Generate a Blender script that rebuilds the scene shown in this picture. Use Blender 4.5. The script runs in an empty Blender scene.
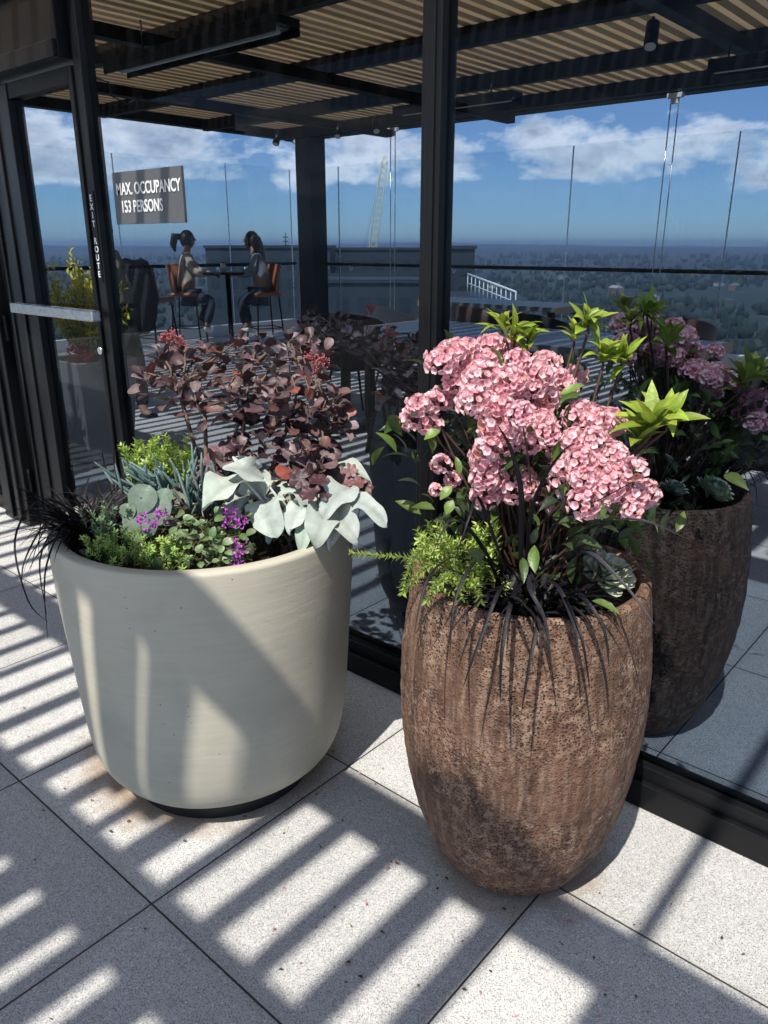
import bpy, math, random
from mathutils import Vector, Matrix, noise, Euler
R = math.radians
random.seed(7)
scene = bpy.context.scene
COL = scene.collection

# ------------------------------------------------------------------ camera frame
FPX = 773.0
PITCH = math.atan((512-245)/FPX)
YAW = R(41)
H = 1.4
cp, sp = math.cos(PITCH), math.sin(PITCH)
cy, sy = math.cos(YAW), math.sin(YAW)
RIGHT = Vector((cy, sy, 0)); FH = Vector((-sy, cy, 0))
FWD = FH*cp + Vector((0, 0, -sp)); UP = FH*sp + Vector((0, 0, cp))
CAM = Vector((0, 0, H))
def at(x, y, D):
    return CAM + FWD*D + RIGHT*((x-384)/FPX*D) + UP*((512-y)/FPX*D)
def ray(x, y):
    return FWD + RIGHT*((x-384)/FPX) + UP*((512-y)/FPX)
def onz(x, y, z=0.0):
    r = ray(x, y); return CAM + r*((z-H)/r.z)
def onb(x, y, b):
    r = ray(x, y); return CAM + r*(b/r.y)
def ona(x, y, a):
    r = ray(x, y); return CAM + r*(a/r.x)
GB = 1.75                                   # plane of the glass wall

# ------------------------------------------------------------------ mesh builder
class MB:
    def __init__(s): s.v = []; s.f = []; s.m = []; s.c = []; s.sm = []
    def vert(s, p, c=(1, 1, 1)):
        s.v.append(tuple(p)); s.c.append(c); return len(s.v)-1
    def face(s, idx, m=0, smooth=True):
        s.f.append(tuple(idx)); s.m.append(m); s.sm.append(smooth)
    def box(s, x0, x1, y0, y1, z0, z1, m=0, c=(1, 1, 1), M=None):
        P = [Vector(p) for p in ((x0,y0,z0),(x1,y0,z0),(x1,y1,z0),(x0,y1,z0),(x0,y0,z1),(x1,y0,z1),(x1,y1,z1),(x0,y1,z1))]
        if M: P = [M @ p for p in P]
        i = [s.vert(p, c) for p in P]
        for q in ((3,2,1,0),(4,5,6,7),(0,1,5,4),(1,2,6,5),(2,3,7,6),(3,0,4,7)):
            s.face([i[k] for k in q], m, False)
    def bar(s, p0, p1, w, h, m=0, up=Vector((0,0,1)), c=(1,1,1)):
        p0 = Vector(p0); p1 = Vector(p1); d = p1-p0; L = d.length; d.normalize()
        if abs(d.dot(up)) > .98: up = Vector((0,1,0))
        x = d.cross(up).normalized(); z = x.cross(d)
        M = Matrix((( x.x, d.x, z.x, p0.x),(x.y, d.y, z.y, p0.y),(x.z, d.z, z.z, p0.z),(0,0,0,1)))
        s.box(-w/2, w/2, 0, L, -h/2, h/2, m, c, M)
    def tube(s, pts, rad, n=8, m=0, c=(1,1,1), caps=True):
        pts = [Vector(p) for p in pts]
        if not isinstance(rad, (list, tuple)): rad = [rad]*len(pts)
        rings = []; prev = None
        for i, p in enumerate(pts):
            d = (pts[min(i+1, len(pts)-1)]-pts[max(i-1, 0)])
            if d.length < 1e-9: d = Vector((0,0,1))
            d.normalize()
            if prev is None:
                a = Vector((0,0,1)) if abs(d.z) < .9 else Vector((1,0,0))
                x = d.cross(a).normalized()
            else:
                x = (prev - d*prev.dot(d)).normalized()
            prev = x; y = d.cross(x)
            rings.append([s.vert(p+(x*math.cos(2*math.pi*k/n)+y*math.sin(2*math.pi*k/n))*rad[i], c) for k in range(n)])
        for i in range(len(rings)-1):
            for k in range(n):
                s.face((rings[i][k], rings[i][(k+1)%n], rings[i+1][(k+1)%n], rings[i+1][k]), m)
        if caps:
            s.face(rings[0][::-1], m, False); s.face(rings[-1], m, False)
    def lathe(s, prof, n=48, m=0, c=(1,1,1), fn=None, o=(0,0,0)):
        rings = []
        for (r, z) in prof:
            if r < 1e-6: rings.append([s.vert((o[0], o[1], o[2]+z), c)]); continue
            row = []
            for k in range(n):
                t = 2*math.pi*k/n; rr = r + (fn(t, z, r) if fn else 0)
                row.append(s.vert((o[0]+rr*math.cos(t), o[1]+rr*math.sin(t), o[2]+z), c))
            rings.append(row)
        for a, b in zip(rings, rings[1:]):
            for k in range(n):
                k2 = (k+1) % n
                if len(a) == 1 and len(b) == 1: continue
                if len(a) == 1: s.face((a[0], b[k2], b[k]), m)
                elif len(b) == 1: s.face((a[k], a[k2], b[0]), m)
                else: s.face((a[k], a[k2], b[k2], b[k]), m)
    def ball(s, o, r, n=10, k=6, m=0, c=(1,1,1), sc=(1,1,1), jit=0):
        prof = []
        o = Vector(o); rings = []
        for i in range(k+1):
            ph = math.pi*i/k; row = []
            cnt = 1 if i in (0, k) else n
            for j in range(cnt):
                t = 2*math.pi*j/n
                q = 1+random.uniform(-jit, jit)
                row.append(s.vert(o+Vector((math.sin(ph)*math.cos(t)*sc[0], math.sin(ph)*math.sin(t)*sc[1], math.cos(ph)*sc[2]))*r*q, c))
            rings.append(row)
        for a, b in zip(rings, rings[1:]):
            for j in range(n):
                j2 = (j+1) % n
                if len(a) == 1: s.face((a[0], b[j], b[j2]), m)
                elif len(b) == 1: s.face((a[j2], a[j], b[0]), m)
                else: s.face((a[j2], a[j], b[j], b[j2]), m)
    # leaf between two points
    def leaf(s, B, T, w, nrm, arch=.12, fold=.15, shape='oval', n=6, c=(1,1,1), m=0, wav=0, c2=None, droop=0, mr=1.2):
        B = Vector(B); T = Vector(T); d = T-B; L = d.length
        if L < 1e-6: return
        d.normalize(); nrm = Vector(nrm); nrm = nrm - d*nrm.dot(d)
        if nrm.length < 1e-4: nrm = d.orthogonal()
        nrm.normalize(); side = d.cross(nrm)
        prev = None; ph = random.random()*6
        for i in range(n+1):
            t = i/n; th_ = math.pi*t
            if shape in ('round','heart'): t = (1-math.cos(th_))/2
            if shape == 'oval': q = math.sin(math.pi*min(1, t*.96+.02))**.75
            elif shape == 'round': q = max(0.03, math.sin(th_)*(1-.22*math.cos(th_)))
            elif shape == 'lance': q = math.sin(math.pi*t**.85)*.98+.02
            elif shape == 'heart': q = max(.03, math.sin(th_)**.9*(1+.25*math.cos(th_)))
            elif shape == 'blade': q = (1-t**2.2)*(.55+.45*min(1, t*4))
            else: q = 1-t
            q = max(q, .03)
            ctr = B + d*L*t + nrm*(arch*L*4*t*(1-t)) + Vector((0,0,-droop*L*t*t))
            hw = w/2*q
            wv = math.sin(t*9+ph)*wav*w
            e = fold*hw
            cc = c if c2 is None else tuple(c[k]*(1-t)+c2[k]*t for k in range(3))
            if n <= 3: us = (1, 0, -1)
            else: us = (1, .5, 0, -.5, -1)
            row = []
            for u in us:
                au = abs(u); ww = (wv if u > 0 else -wv*.7)*au*au
                row.append(s.vert(ctr+side*hw*u+nrm*(e*au**1.5+ww), tuple(x*(mr if u == 0 else 1) for x in cc)))
            if prev:
                for k in range(len(us)-1): s.face((prev[k], prev[k+1], row[k+1], row[k]), m)
            prev = row
    def blade(s, pts, w, c=(1,1,1), m=0, side=None):
        pts = [Vector(p) for p in pts]; n = len(pts); prev = None
        for i, p in enumerate(pts):
            d = (pts[min(i+1, n-1)]-pts[max(i-1, 0)]).normalized()
            sd = side if side else d.cross(Vector((0,0,1)))
            if sd.length < .1: sd = Vector((1,0,0))
            sd = (sd - d*sd.dot(d)).normalized(); nn = d.cross(sd)
            t = i/(n-1); hw = w/2*(1-t**2.5)*(.6+.4*min(1, t*5))+.0002
            row = [s.vert(p+sd*hw+nn*hw*.35, c), s.vert(p, c), s.vert(p-sd*hw+nn*hw*.35, c)]
            if prev:
                s.face((prev[0], prev[1], row[1], row[0]), m); s.face((prev[1], prev[2], row[2], row[1]), m)
            prev = row
    def add(s, o, M, c=None):
        k = len(s.v)
        for p, cc in zip(o.v, o.c):
            s.v.append(tuple(M @ Vector(p))); s.c.append(cc if c is None else tuple(cc[i]*c[i] for i in range(3)))
        for f, mm, sm in zip(o.f, o.m, o.sm):
            s.f.append(tuple(i+k for i in f)); s.m.append(mm); s.sm.append(sm)
    def build(s, name, mats, parent=None, bevel=0, local=None):
        me = bpy.data.meshes.new(name)
        v = s.v
        if local is not None:
            v = [(p[0]-local[0], p[1]-local[1], p[2]-local[2]) for p in v]
        me.from_pydata(v, [], s.f)
        if not isinstance(mats, (list, tuple)): mats = [mats]
        for m in mats: me.materials.append(m)
        me.polygons.foreach_set('material_index', s.m)
        me.polygons.foreach_set('use_smooth', s.sm)
        ca = me.color_attributes.new('Col', 'FLOAT_COLOR', 'POINT')
        flat = []
        for c in s.c: flat.extend((c[0], c[1], c[2], 1.0))
        ca.data.foreach_set('color', flat)
        me.update()
        o = bpy.data.objects.new(name, me); COL.objects.link(o)
        if parent: o.parent = parent
        if bevel:
            b = o.modifiers.new('bevel', 'BEVEL'); b.width = bevel; b.segments = 2; b.limit_method = 'ANGLE'
            b.harden_normals = False
        return o

def tag(o, label=None, cat=None, group=None, kind=None):
    if label: o['label'] = label
    if cat: o['category'] = cat
    if group: o['group'] = group
    if kind: o['kind'] = kind
    return o
def empty(name, loc=(0,0,0), rz=0):
    o = bpy.data.objects.new(name, None); COL.objects.link(o)
    o.location = loc; o.rotation_euler = (0,0,rz); o.empty_display_size = .1
    return o
def thing(name, label, cat, loc=(0,0,0), rz=0, group=None):
    return tag(empty(name, loc, rz), label, cat, group)
def copy_tree(o, parent=None):
    c = o.copy(); COL.objects.link(c); c.parent = parent
    for ch in list(o.children): copy_tree(ch, c)
    return c

# ------------------------------------------------------------------ materials
def newmat(name):
    m = bpy.data.materials.new(name); m.use_nodes = True
    nt = m.node_tree; nt.nodes.clear()
    return m, nt, nt.nodes, nt.links
def simple(name, col, rough=.5, metal=0, noise_s=30, noise_a=.12, bump=.0, bump_s=80, coat=0, spec=.5):
    m, nt, N, L = newmat(name)
    o = N.new('ShaderNodeOutputMaterial'); b = N.new('ShaderNodeBsdfPrincipled'); L.new(b.outputs[0], o.inputs[0])
    tc = N.new('ShaderNodeTexCoord'); nz = N.new('ShaderNodeTexNoise'); nz.inputs['Scale'].default_value = noise_s; nz.inputs['Detail'].default_value = 5
    L.new(tc.outputs['Object'], nz.inputs['Vector'])
    mx = N.new('ShaderNodeMix'); mx.data_type = 'RGBA'
    mx.inputs['A'].default_value = tuple(c*(1-noise_a) for c in col)+(1,)
    mx.inputs['B'].default_value = tuple(min(1, c*(1+noise_a)) for c in col)+(1,)
    L.new(nz.outputs['Fac'], mx.inputs['Factor']); L.new(mx.outputs['Result'], b.inputs['Base Color'])
    mr = N.new('ShaderNodeMapRange'); mr.inputs['To Min'].default_value = max(0, rough-.08); mr.inputs['To Max'].default_value = min(1, rough+.08)
    L.new(nz.outputs['Fac'], mr.inputs['Value']); L.new(mr.outputs[0], b.inputs['Roughness'])
    b.inputs['Metallic'].default_value = metal; b.inputs['Coat Weight'].default_value = coat
    b.inputs['Specular IOR Level'].default_value = spec
    if bump:
        n2 = N.new('ShaderNodeTexNoise'); n2.inputs['Scale'].default_value = bump_s; n2.inputs['Detail'].default_value = 6
        L.new(tc.outputs['Object'], n2.inputs['Vector'])
        bp = N.new('ShaderNodeBump'); bp.inputs['Strength'].default_value = bump; bp.inputs['Distance'].default_value = .01
        L.new(n2.outputs['Fac'], bp.inputs['Height']); L.new(bp.outputs[0], b.inputs['Normal'])
    return m
def leafmat(name, rough=.45, trans=.3, noise_s=60, sheen=0, spec=.5, veins=0):
    m, nt, N, L = newmat(name)
    o = N.new('ShaderNodeOutputMaterial'); b = N.new('ShaderNodeBsdfPrincipled')
    a = N.new('ShaderNodeAttribute'); a.attribute_name = 'Col'
    tc = N.new('ShaderNodeTexCoord'); nz = N.new('ShaderNodeTexNoise'); nz.inputs['Scale'].default_value = noise_s; nz.inputs['Detail'].default_value = 4
    L.new(tc.outputs['Object'], nz.inputs['Vector'])
    mr = N.new('ShaderNodeMapRange'); mr.inputs['To Min'].default_value = .6; mr.inputs['To Max'].default_value = 1.4
    L.new(nz.outputs['Fac'], mr.inputs['Value'])
    mx = N.new('ShaderNodeVectorMath'); mx.operation = 'SCALE'
    L.new(a.outputs['Color'], mx.inputs[0]); L.new(mr.outputs[0], mx.inputs['Scale'])
    L.new(mx.outputs[0], b.inputs['Base Color']); b.inputs['Roughness'].default_value = rough
    b.inputs['Sheen Weight'].default_value = sheen; b.inputs['Specular IOR Level'].default_value = spec
    bp = N.new('ShaderNodeBump'); bp.inputs['Strength'].default_value = .25; bp.inputs['Distance'].default_value = .004
    n3 = N.new('ShaderNodeTexNoise'); n3.inputs['Scale'].default_value = 150
    L.new(tc.outputs['Object'], n3.inputs['Vector']); L.new(n3.outputs['Fac'], bp.inputs['Height']); L.new(bp.outputs[0], b.inputs['Normal'])
    if trans > 0:
        t = N.new('ShaderNodeBsdfTranslucent'); L.new(mx.outputs[0], t.inputs['Color'])
        ms = N.new('ShaderNodeMixShader'); ms.inputs[0].default_value = trans
        L.new(b.outputs[0], ms.inputs[1]); L.new(t.outputs[0], ms.inputs[2]); L.new(ms.outputs[0], o.inputs[0])
    else: L.new(b.outputs[0], o.inputs[0])
    return m
def math_node(N, L, op, a, b=None, c=None, clamp=False):
    n = N.new('ShaderNodeMath'); n.operation = op; n.use_clamp = clamp
    for i, x in enumerate((a, b, c)):
        if x is None: continue
        if isinstance(x, (int, float)): n.inputs[i].default_value = x
        else: L.new(x, n.inputs[i])
    return n.outputs[0]
def mix(N, L, fac, A, B):
    n = N.new('ShaderNodeMix'); n.data_type = 'RGBA'
    for k, x in (('Factor', fac), ('A', A), ('B', B)):
        if isinstance(x, (int, float)): n.inputs[k].default_value = x
        elif isinstance(x, tuple): n.inputs[k].default_value = x+(1,) if len(x) == 3 else x
        else: L.new(x, n.inputs[k])
    return n.outputs['Result']
def ntex(N, L, vec, scale, detail=4, rough=.55, dist=0):
    n = N.new('ShaderNodeTexNoise'); n.inputs['Scale'].default_value = scale; n.inputs['Detail'].default_value = detail
    n.inputs['Roughness'].default_value = rough; n.inputs['Distortion'].default_value = dist
    L.new(vec, n.inputs['Vector']); return n.outputs['Fac']
def mapr(N, L, v, a, b, c=0., d=1.):
    n = N.new('ShaderNodeMapRange'); n.inputs['From Min'].default_value = a; n.inputs['From Max'].default_value = b
    n.inputs['To Min'].default_value = c; n.inputs['To Max'].default_value = d
    L.new(v, n.inputs['Value']); return n.outputs[0]

M = {}
M['black_metal'] = simple('black_metal', (.0045,.005,.006), .42, .0, 12, .3, .05, spec=.22)
M['frame_metal'] = simple('frame_metal', (.006,.0065,.0075), .38, .0, 14, .25, .04, spec=.25)
M['door_metal'] = simple('door_metal', (.005,.0055,.0065), .33, .0, 10, .2, .03, spec=.28)
M['steel'] = simple('steel', (.62,.63,.65), .28, 1, 40, .08)
M['white_paint'] = simple('white_paint', (.75,.75,.73), .5, 0, 30, .05)
M['rubber'] = simple('rubber', (.012,.012,.012), .7)
M['black_cloth'] = simple('black_cloth', (.012,.012,.014), .9, 0, 60, .3, .4, 60)
M['tan_leather'] = simple('tan_leather', (.27,.095,.05), .5, 0, 20, .2, .2, 90)
M['brown_leather'] = simple('brown_leather', (.06,.03,.025), .5, 0, 20, .2, .2, 90)
M['wicker'] = simple('wicker', (.42,.41,.39), .6, 0, 90, .4, .5, 120)
M['table_dark'] = simple('table_dark', (.10,.11,.125), .35, 0, 40, .15)
M['wood_edge'] = simple('wood_edge', (.42,.29,.18), .5, 0, 20, .2)
M['skin'] = simple('skin', (.30,.17,.11), .5, 0, 20, .06)
M['hair'] = simple('hair', (.012,.009,.008), .45, 0, 90, .4, .5, 90)
M['beige_knit'] = simple('beige_knit', (.40,.34,.27), .9, 0, 60, .12, .4, 70)
M['light_blue_cloth'] = simple('light_blue_cloth', (.16,.19,.22), .85, 0, 50, .12, .3, 60)
M['denim'] = simple('denim', (.02,.03,.055), .85, 0, 60, .25, .3, 90)
M['khaki_cloth'] = simple('khaki_cloth', (.18,.17,.13), .9, 0, 60, .2, .3, 60)
M['grey_cloth'] = simple('grey_cloth', (.06,.062,.07), .9, 0, 60, .2, .3, 60)
M['white_shoe'] = simple('white_shoe', (.7,.7,.68), .6)
M['sign_grey'] = simple('sign_grey', (.085,.088,.095), .45, 0, 20, .08)
M['vinyl_white'] = simple('vinyl_white', (.8,.8,.8), .5, 0, 20, .03)
M['crane_paint'] = simple('crane_paint', (.72,.66,.38), .5)
M['soil'] = simple('soil', (.035,.022,.015), .95, 0, 60, .5, 1, 60)
M['stem_red'] = simple('stem_red', (.06,.03,.02), .6, 0, 60, .3)
M['stem_green'] = simple('stem_green', (.12,.14,.05), .6, 0, 60, .3)
M['stem_brown'] = simple('stem_brown', (.13,.08,.055), .75, 0, 60, .3)
M['leaf'] = leafmat('leaf', .42, .32)
M['petal'] = leafmat('petal', .6, .35, 200, spec=.3)
M['smoke_leaf'] = leafmat('smoke_leaf', .5, .05, 50, spec=.45)
M['felt_leaf'] = leafmat('felt_leaf', .85, .15, 40, sheen=.4, spec=.2)
M['succulent'] = leafmat('succulent', .5, .1, 60, spec=.4)
M['black_blade'] = leafmat('black_blade', .5, .0, 60, spec=.18)
M['concrete_dark'] = simple('concrete_dark', (.2,.2,.19), .8, 0, 6, .2, .2, 40)
M['pale_pot_shaded'] = simple('pale_pot_shaded', (.05,.052,.055), .55, 0, 9, .2, .2, 60)  # darkened version of the pale cement, shade put into the colour
M['tall_pot'] = simple('tall_pot', (.36,.33,.29), .8, 0, 9, .2, .2, 60)
M['bld_dark'] = simple('bld_dark', (.035,.045,.055), .5, 0, .3, .2)
M['bld_pale'] = simple('bld_pale', (.35,.34,.32), .8, 0, .2, .15)
M['bld_brick'] = simple('bld_brick', (.2,.12,.09), .8, 0, .2, .15)
M['win_dark'] = simple('win_dark', (.03,.045,.06), .15, 0, .5, .2)
M['diffuser'] = simple('diffuser', (.7,.68,.6), .4)

def wood_mat():
    m, nt, N, L = newmat('slat_wood')
    o = N.new('ShaderNodeOutputMaterial'); b = N.new('ShaderNodeBsdfPrincipled'); L.new(b.outputs[0], o.inputs[0])
    tc = N.new('ShaderNodeTexCoord'); mp = N.new('ShaderNodeMapping'); mp.inputs['Scale'].default_value = (18, .7, 18)
    L.new(tc.outputs['Object'], mp.inputs['Vector'])
    f = ntex(N, L, mp.outputs[0], 3, 6, .6, .5)
    a = N.new('ShaderNodeAttribute'); a.attribute_name = 'Col'
    base = mix(N, L, f, (.74,.44,.19), (.94,.68,.39))
    mm = N.new('ShaderNodeVectorMath'); mm.operation = 'MULTIPLY'; L.new(base, mm.inputs[0]); L.new(a.outputs['Color'], mm.inputs[1])
    L.new(mm.outputs[0], b.inputs['Base Color']); b.inputs['Roughness'].default_value = .55
    bp = N.new('ShaderNodeBump'); bp.inputs['Strength'].default_value = .2; bp.inputs['Distance'].default_value = .003
    L.new(f, bp.inputs['Height']); L.new(bp.outputs[0], b.inputs['Normal'])
    return m
M['wood'] = wood_mat()

def paver_mat():
    m, nt, N, L = newmat('terrazzo_pavers')
    o = N.new('ShaderNodeOutputMaterial'); b = N.new('ShaderNodeBsdfPrincipled'); L.new(b.outputs[0], o.inputs[0])
    tc = N.new('ShaderNodeTexCoord'); P = tc.outputs['Object']
    sx = N.new('ShaderNodeSeparateXYZ'); L.new(P, sx.inputs[0])
    T = .643
    def edge(v, off):
        u = math_node(N, L, 'DIVIDE', math_node(N, L, 'SUBTRACT', v, off), T)
        fr = math_node(N, L, 'FRACT', u)
        d = math_node(N, L, 'MINIMUM', fr, math_node(N, L, 'SUBTRACT', 1., fr))
        return math_node(N, L, 'MULTIPLY', d, T), math_node(N, L, 'FLOOR', u)
    wob = ntex(N, L, P, 6, 3)
    dx, ix = edge(sx.outputs[0], -1.283-T*40); dy, iy = edge(sx.outputs[1], .68-T*40)
    d = math_node(N, L, 'MINIMUM', dx, dy)
    joint = mapr(N, L, d, .0014, .0030, 1, 0)
    near = mapr(N, L, d, .003, .03, 1, 0)
    # speckle
    def specks(scale, thr, soft=.04, sub=None):
        v = N.new('ShaderNodeTexVoronoi'); v.inputs['Scale'].default_value = scale; L.new(P, v.inputs['Vector'])
        s2 = N.new('ShaderNodeSeparateColor'); L.new(v.outputs['Color'], s2.inputs[0])
        dd = math_node(N, L, 'LESS_THAN', v.outputs['Distance'], thr)
        k = math_node(N, L, 'GREATER_THAN', s2.outputs[0], sub)
        return math_node(N, L, 'MULTIPLY', dd, k), s2.outputs[1]
    s1, r1 = specks(270, .36, sub=.5)
    s2_, r2 = specks(430, .42, sub=.5)
    s3, r3 = specks(170, .3, sub=.8)
    wn = N.new('ShaderNodeTexWhiteNoise'); wn.noise_dimensions = '2D'
    cb = N.new('ShaderNodeCombineXYZ'); L.new(ix, cb.inputs[0]); L.new(iy, cb.inputs[1]); L.new(cb.outputs[0], wn.inputs['Vector'])
    tint = mapr(N, L, wn.outputs['Value'], 0, 1, .86, 1.06)
    blot = ntex(N, L, P, 2.2, 5); blot2 = ntex(N, L, P, 14, 5)
    base = mix(N, L, blot2, (.47,.465,.45), (.60,.595,.58))
    base = mix(N, L, math_node(N, L, 'MULTIPLY', mapr(N, L, blot, .35, .7), .35), base, (.42,.41,.39))
    base = mix(N, L, s2_, base, (.20,.20,.20))
    base = mix(N, L, math_node(N, L, 'MULTIPLY', s1, .8), base, (.13,.13,.135))
    base = mix(N, L, s3, base, (.75,.74,.70))
    sc = N.new('ShaderNodeVectorMath'); sc.operation = 'SCALE'; L.new(base, sc.inputs[0]); L.new(tint, sc.inputs['Scale']); base = sc.outputs[0]
    base = mix(N, L, math_node(N, L, 'MULTIPLY', near, math_node(N, L, 'MULTIPLY', wob, .35)), base, (.22,.2,.18))
    # water and rust stains round the feet of the two pots
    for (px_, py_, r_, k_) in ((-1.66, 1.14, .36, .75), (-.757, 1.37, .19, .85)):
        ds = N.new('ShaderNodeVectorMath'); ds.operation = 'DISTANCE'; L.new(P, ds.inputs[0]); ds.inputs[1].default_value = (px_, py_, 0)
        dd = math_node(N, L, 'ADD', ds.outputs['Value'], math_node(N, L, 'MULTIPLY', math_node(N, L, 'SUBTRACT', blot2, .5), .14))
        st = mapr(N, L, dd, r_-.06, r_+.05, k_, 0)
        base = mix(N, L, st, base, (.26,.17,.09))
    sp_ = N.new('ShaderNodeTexVoronoi'); sp_.inputs['Scale'].default_value = 2.1; L.new(P, sp_.inputs['Vector'])
    spot = mapr(N, L, math_node(N, L, 'ADD', sp_.outputs['Distance'], math_node(N, L, 'MULTIPLY', blot2, .12)), .08, .14, .45, 0)
    base = mix(N, L, spot, base, (.26,.25,.24))
    base = mix(N, L, joint, base, (.03,.028,.026))
    L.new(base, b.inputs['Base Color']); b.inputs['Roughness'].default_value = .75
    b.inputs['Specular IOR Level'].default_value = .35
    bp = N.new('ShaderNodeBump'); bp.inputs['Strength'].default_value = .5; bp.inputs['Distance'].default_value = .003
    hh = math_node(N, L, 'ADD', math_node(N, L, 'MULTIPLY', joint, -1.5), math_node(N, L, 'MULTIPLY', ntex(N, L, P, 260, 3), .25))
    L.new(hh, bp.inputs['Height']); L.new(bp.outputs[0], b.inputs['Normal'])
    return m
M['pavers'] = paver_mat()

def brownpot_mat():
    m, nt, N, L = newmat('crusted_terracotta')
    o = N.new('ShaderNodeOutputMaterial'); b = N.new('ShaderNodeBsdfPrincipled'); L.new(b.outputs[0], o.inputs[0])
    tc = N.new('ShaderNodeTexCoord'); P = tc.outputs['Object']
    mp = N.new('ShaderNodeMapping'); mp.inputs['Scale'].default_value = (1, 1, .14); L.new(P, mp.inputs['Vector'])
    streak = ntex(N, L, mp.outputs[0], 26, 6, .62, .3)
    streak2 = ntex(N, L, mp.outputs[0], 60, 5, .6)
    patch = ntex(N, L, P, 4.5, 6, .6, .4); patch2 = ntex(N, L, P, 9, 5, .6)
    fine = ntex(N, L, P, 130, 6, .7)
    mid = ntex(N, L, P, 45, 6, .65)
    vz = N.new('ShaderNodeTexVoronoi'); vz.inputs['Scale'].default_value = 170; vz.inputs['Randomness'].default_value = 1
    wv = N.new('ShaderNodeVectorMath'); wv.operation = 'ADD'
    nn = N.new('ShaderNodeTexNoise'); nn.inputs['Scale'].default_value = 60; L.new(P, nn.inputs['Vector'])
    sc = N.new('ShaderNodeVectorMath'); sc.operation = 'SCALE'; sc.inputs['Scale'].default_value = .012; L.new(nn.outputs['Color'], sc.inputs[0])
    L.new(P, wv.inputs[0]); L.new(sc.outputs[0], wv.inputs[1]); L.new(wv.outputs[0], vz.inputs['Vector'])
    pits = mapr(N, L, vz.outputs['Distance'], .12, .42, 1, 0)
    pm = mapr(N, L, patch, .40, .60)
    pitm = math_node(N, L, 'MULTIPLY', pits, pm)
    a = N.new('ShaderNodeAttribute'); a.attribute_name = 'Col'
    s1 = N.new('ShaderNodeSeparateColor'); L.new(a.outputs['Color'], s1.inputs[0])
    crust = math_node(N, L, 'MAXIMUM', pm, s1.outputs[0])
    c = mix(N, L, mapr(N, L, streak, .35, .68), (.066,.034,.022), (.205,.105,.062))
    c = mix(N, L, mapr(N, L, streak2, .50, .64, 0, .8), c, (.27,.175,.12))
    c = mix(N, L, mapr(N, L, patch2, .5, .72, 0, .8), c, (.23,.12,.072))
    c = mix(N, L, math_node(N, L, 'MULTIPLY', crust, mapr(N, L, mid, .5, .62)), c, (.33,.215,.145))
    c = mix(N, L, mapr(N, L, fine, .55, .7, 0, .5), c, (.05,.03,.024))
    c = mix(N, L, math_node(N, L, 'MULTIPLY', math_node(N, L, 'MULTIPLY', pits, crust), .9), c, (.035,.02,.017))
    L.new(c, b.inputs['Base Color']); b.inputs['Roughness'].default_value = .75; b.inputs['Specular IOR Level'].default_value = .4
    h = math_node(N, L, 'ADD', math_node(N, L, 'MULTIPLY', math_node(N, L, 'MULTIPLY', pits, crust), -1.0), math_node(N, L, 'MULTIPLY', mid, .9))
    h = math_node(N, L, 'ADD', h, math_node(N, L, 'MULTIPLY', fine, .35))
    h = math_node(N, L, 'ADD', h, math_node(N, L, 'MULTIPLY', streak, .5))
    bp = N.new('ShaderNodeBump'); bp.inputs['Strength'].default_value = 1.0; bp.inputs['Distance'].default_value = .011
    L.new(h, bp.inputs['Height']); L.new(bp.outputs[0], b.inputs['Normal'])
    return m
M['brown_pot'] = brownpot_mat()

def palepot_mat():
    m, nt, N, L = newmat('pale_cement')
    o = N.new('ShaderNodeOutputMaterial'); b = N.new('ShaderNodeBsdfPrincipled'); L.new(b.outputs[0], o.inputs[0])
    tc = N.new('ShaderNodeTexCoord'); P = tc.outputs['Object']
    mp = N.new('ShaderNodeMapping'); mp.inputs['Scale'].default_value = (1, 1, 14); L.new(P, mp.inputs['Vector'])
    band = ntex(N, L, mp.outputs[0], 6, 6, .6); blot = ntex(N, L, P, 5, 6); fine = ntex(N, L, P, 120, 4)
    c = mix(N, L, band, (.40,.375,.295), (.50,.47,.38))
    c = mix(N, L, mapr(N, L, blot, .45, .75, 0, .5), c, (.28,.265,.22))
    v = N.new('ShaderNodeTexVoronoi'); v.inputs['Scale'].default_value = 60; L.new(P, v.inputs['Vector'])
    s2 = N.new('ShaderNodeSeparateColor'); L.new(v.outputs['Color'], s2.inputs[0])
    dot = math_node(N, L, 'MULTIPLY', math_node(N, L, 'LESS_THAN', v.outputs['Distance'], .1), math_node(N, L, 'GREATER_THAN', s2.outputs[0], .9))
    c = mix(N, L, dot, c, (.12,.1,.08))
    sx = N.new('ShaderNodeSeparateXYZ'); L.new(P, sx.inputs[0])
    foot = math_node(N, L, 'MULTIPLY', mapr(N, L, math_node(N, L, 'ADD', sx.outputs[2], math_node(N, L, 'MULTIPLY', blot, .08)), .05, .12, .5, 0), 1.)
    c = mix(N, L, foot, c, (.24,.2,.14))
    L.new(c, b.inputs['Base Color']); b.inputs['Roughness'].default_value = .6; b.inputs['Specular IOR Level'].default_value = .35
    bp = N.new('ShaderNodeBump'); bp.inputs['Strength'].default_value = .35; bp.inputs['Distance'].default_value = .002
    L.new(math_node(N, L, 'ADD', band, math_node(N, L, 'MULTIPLY', fine, .4)), bp.inputs['Height']); L.new(bp.outputs[0], b.inputs['Normal'])
    return m
M['pale_pot'] = palepot_mat()

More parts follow.
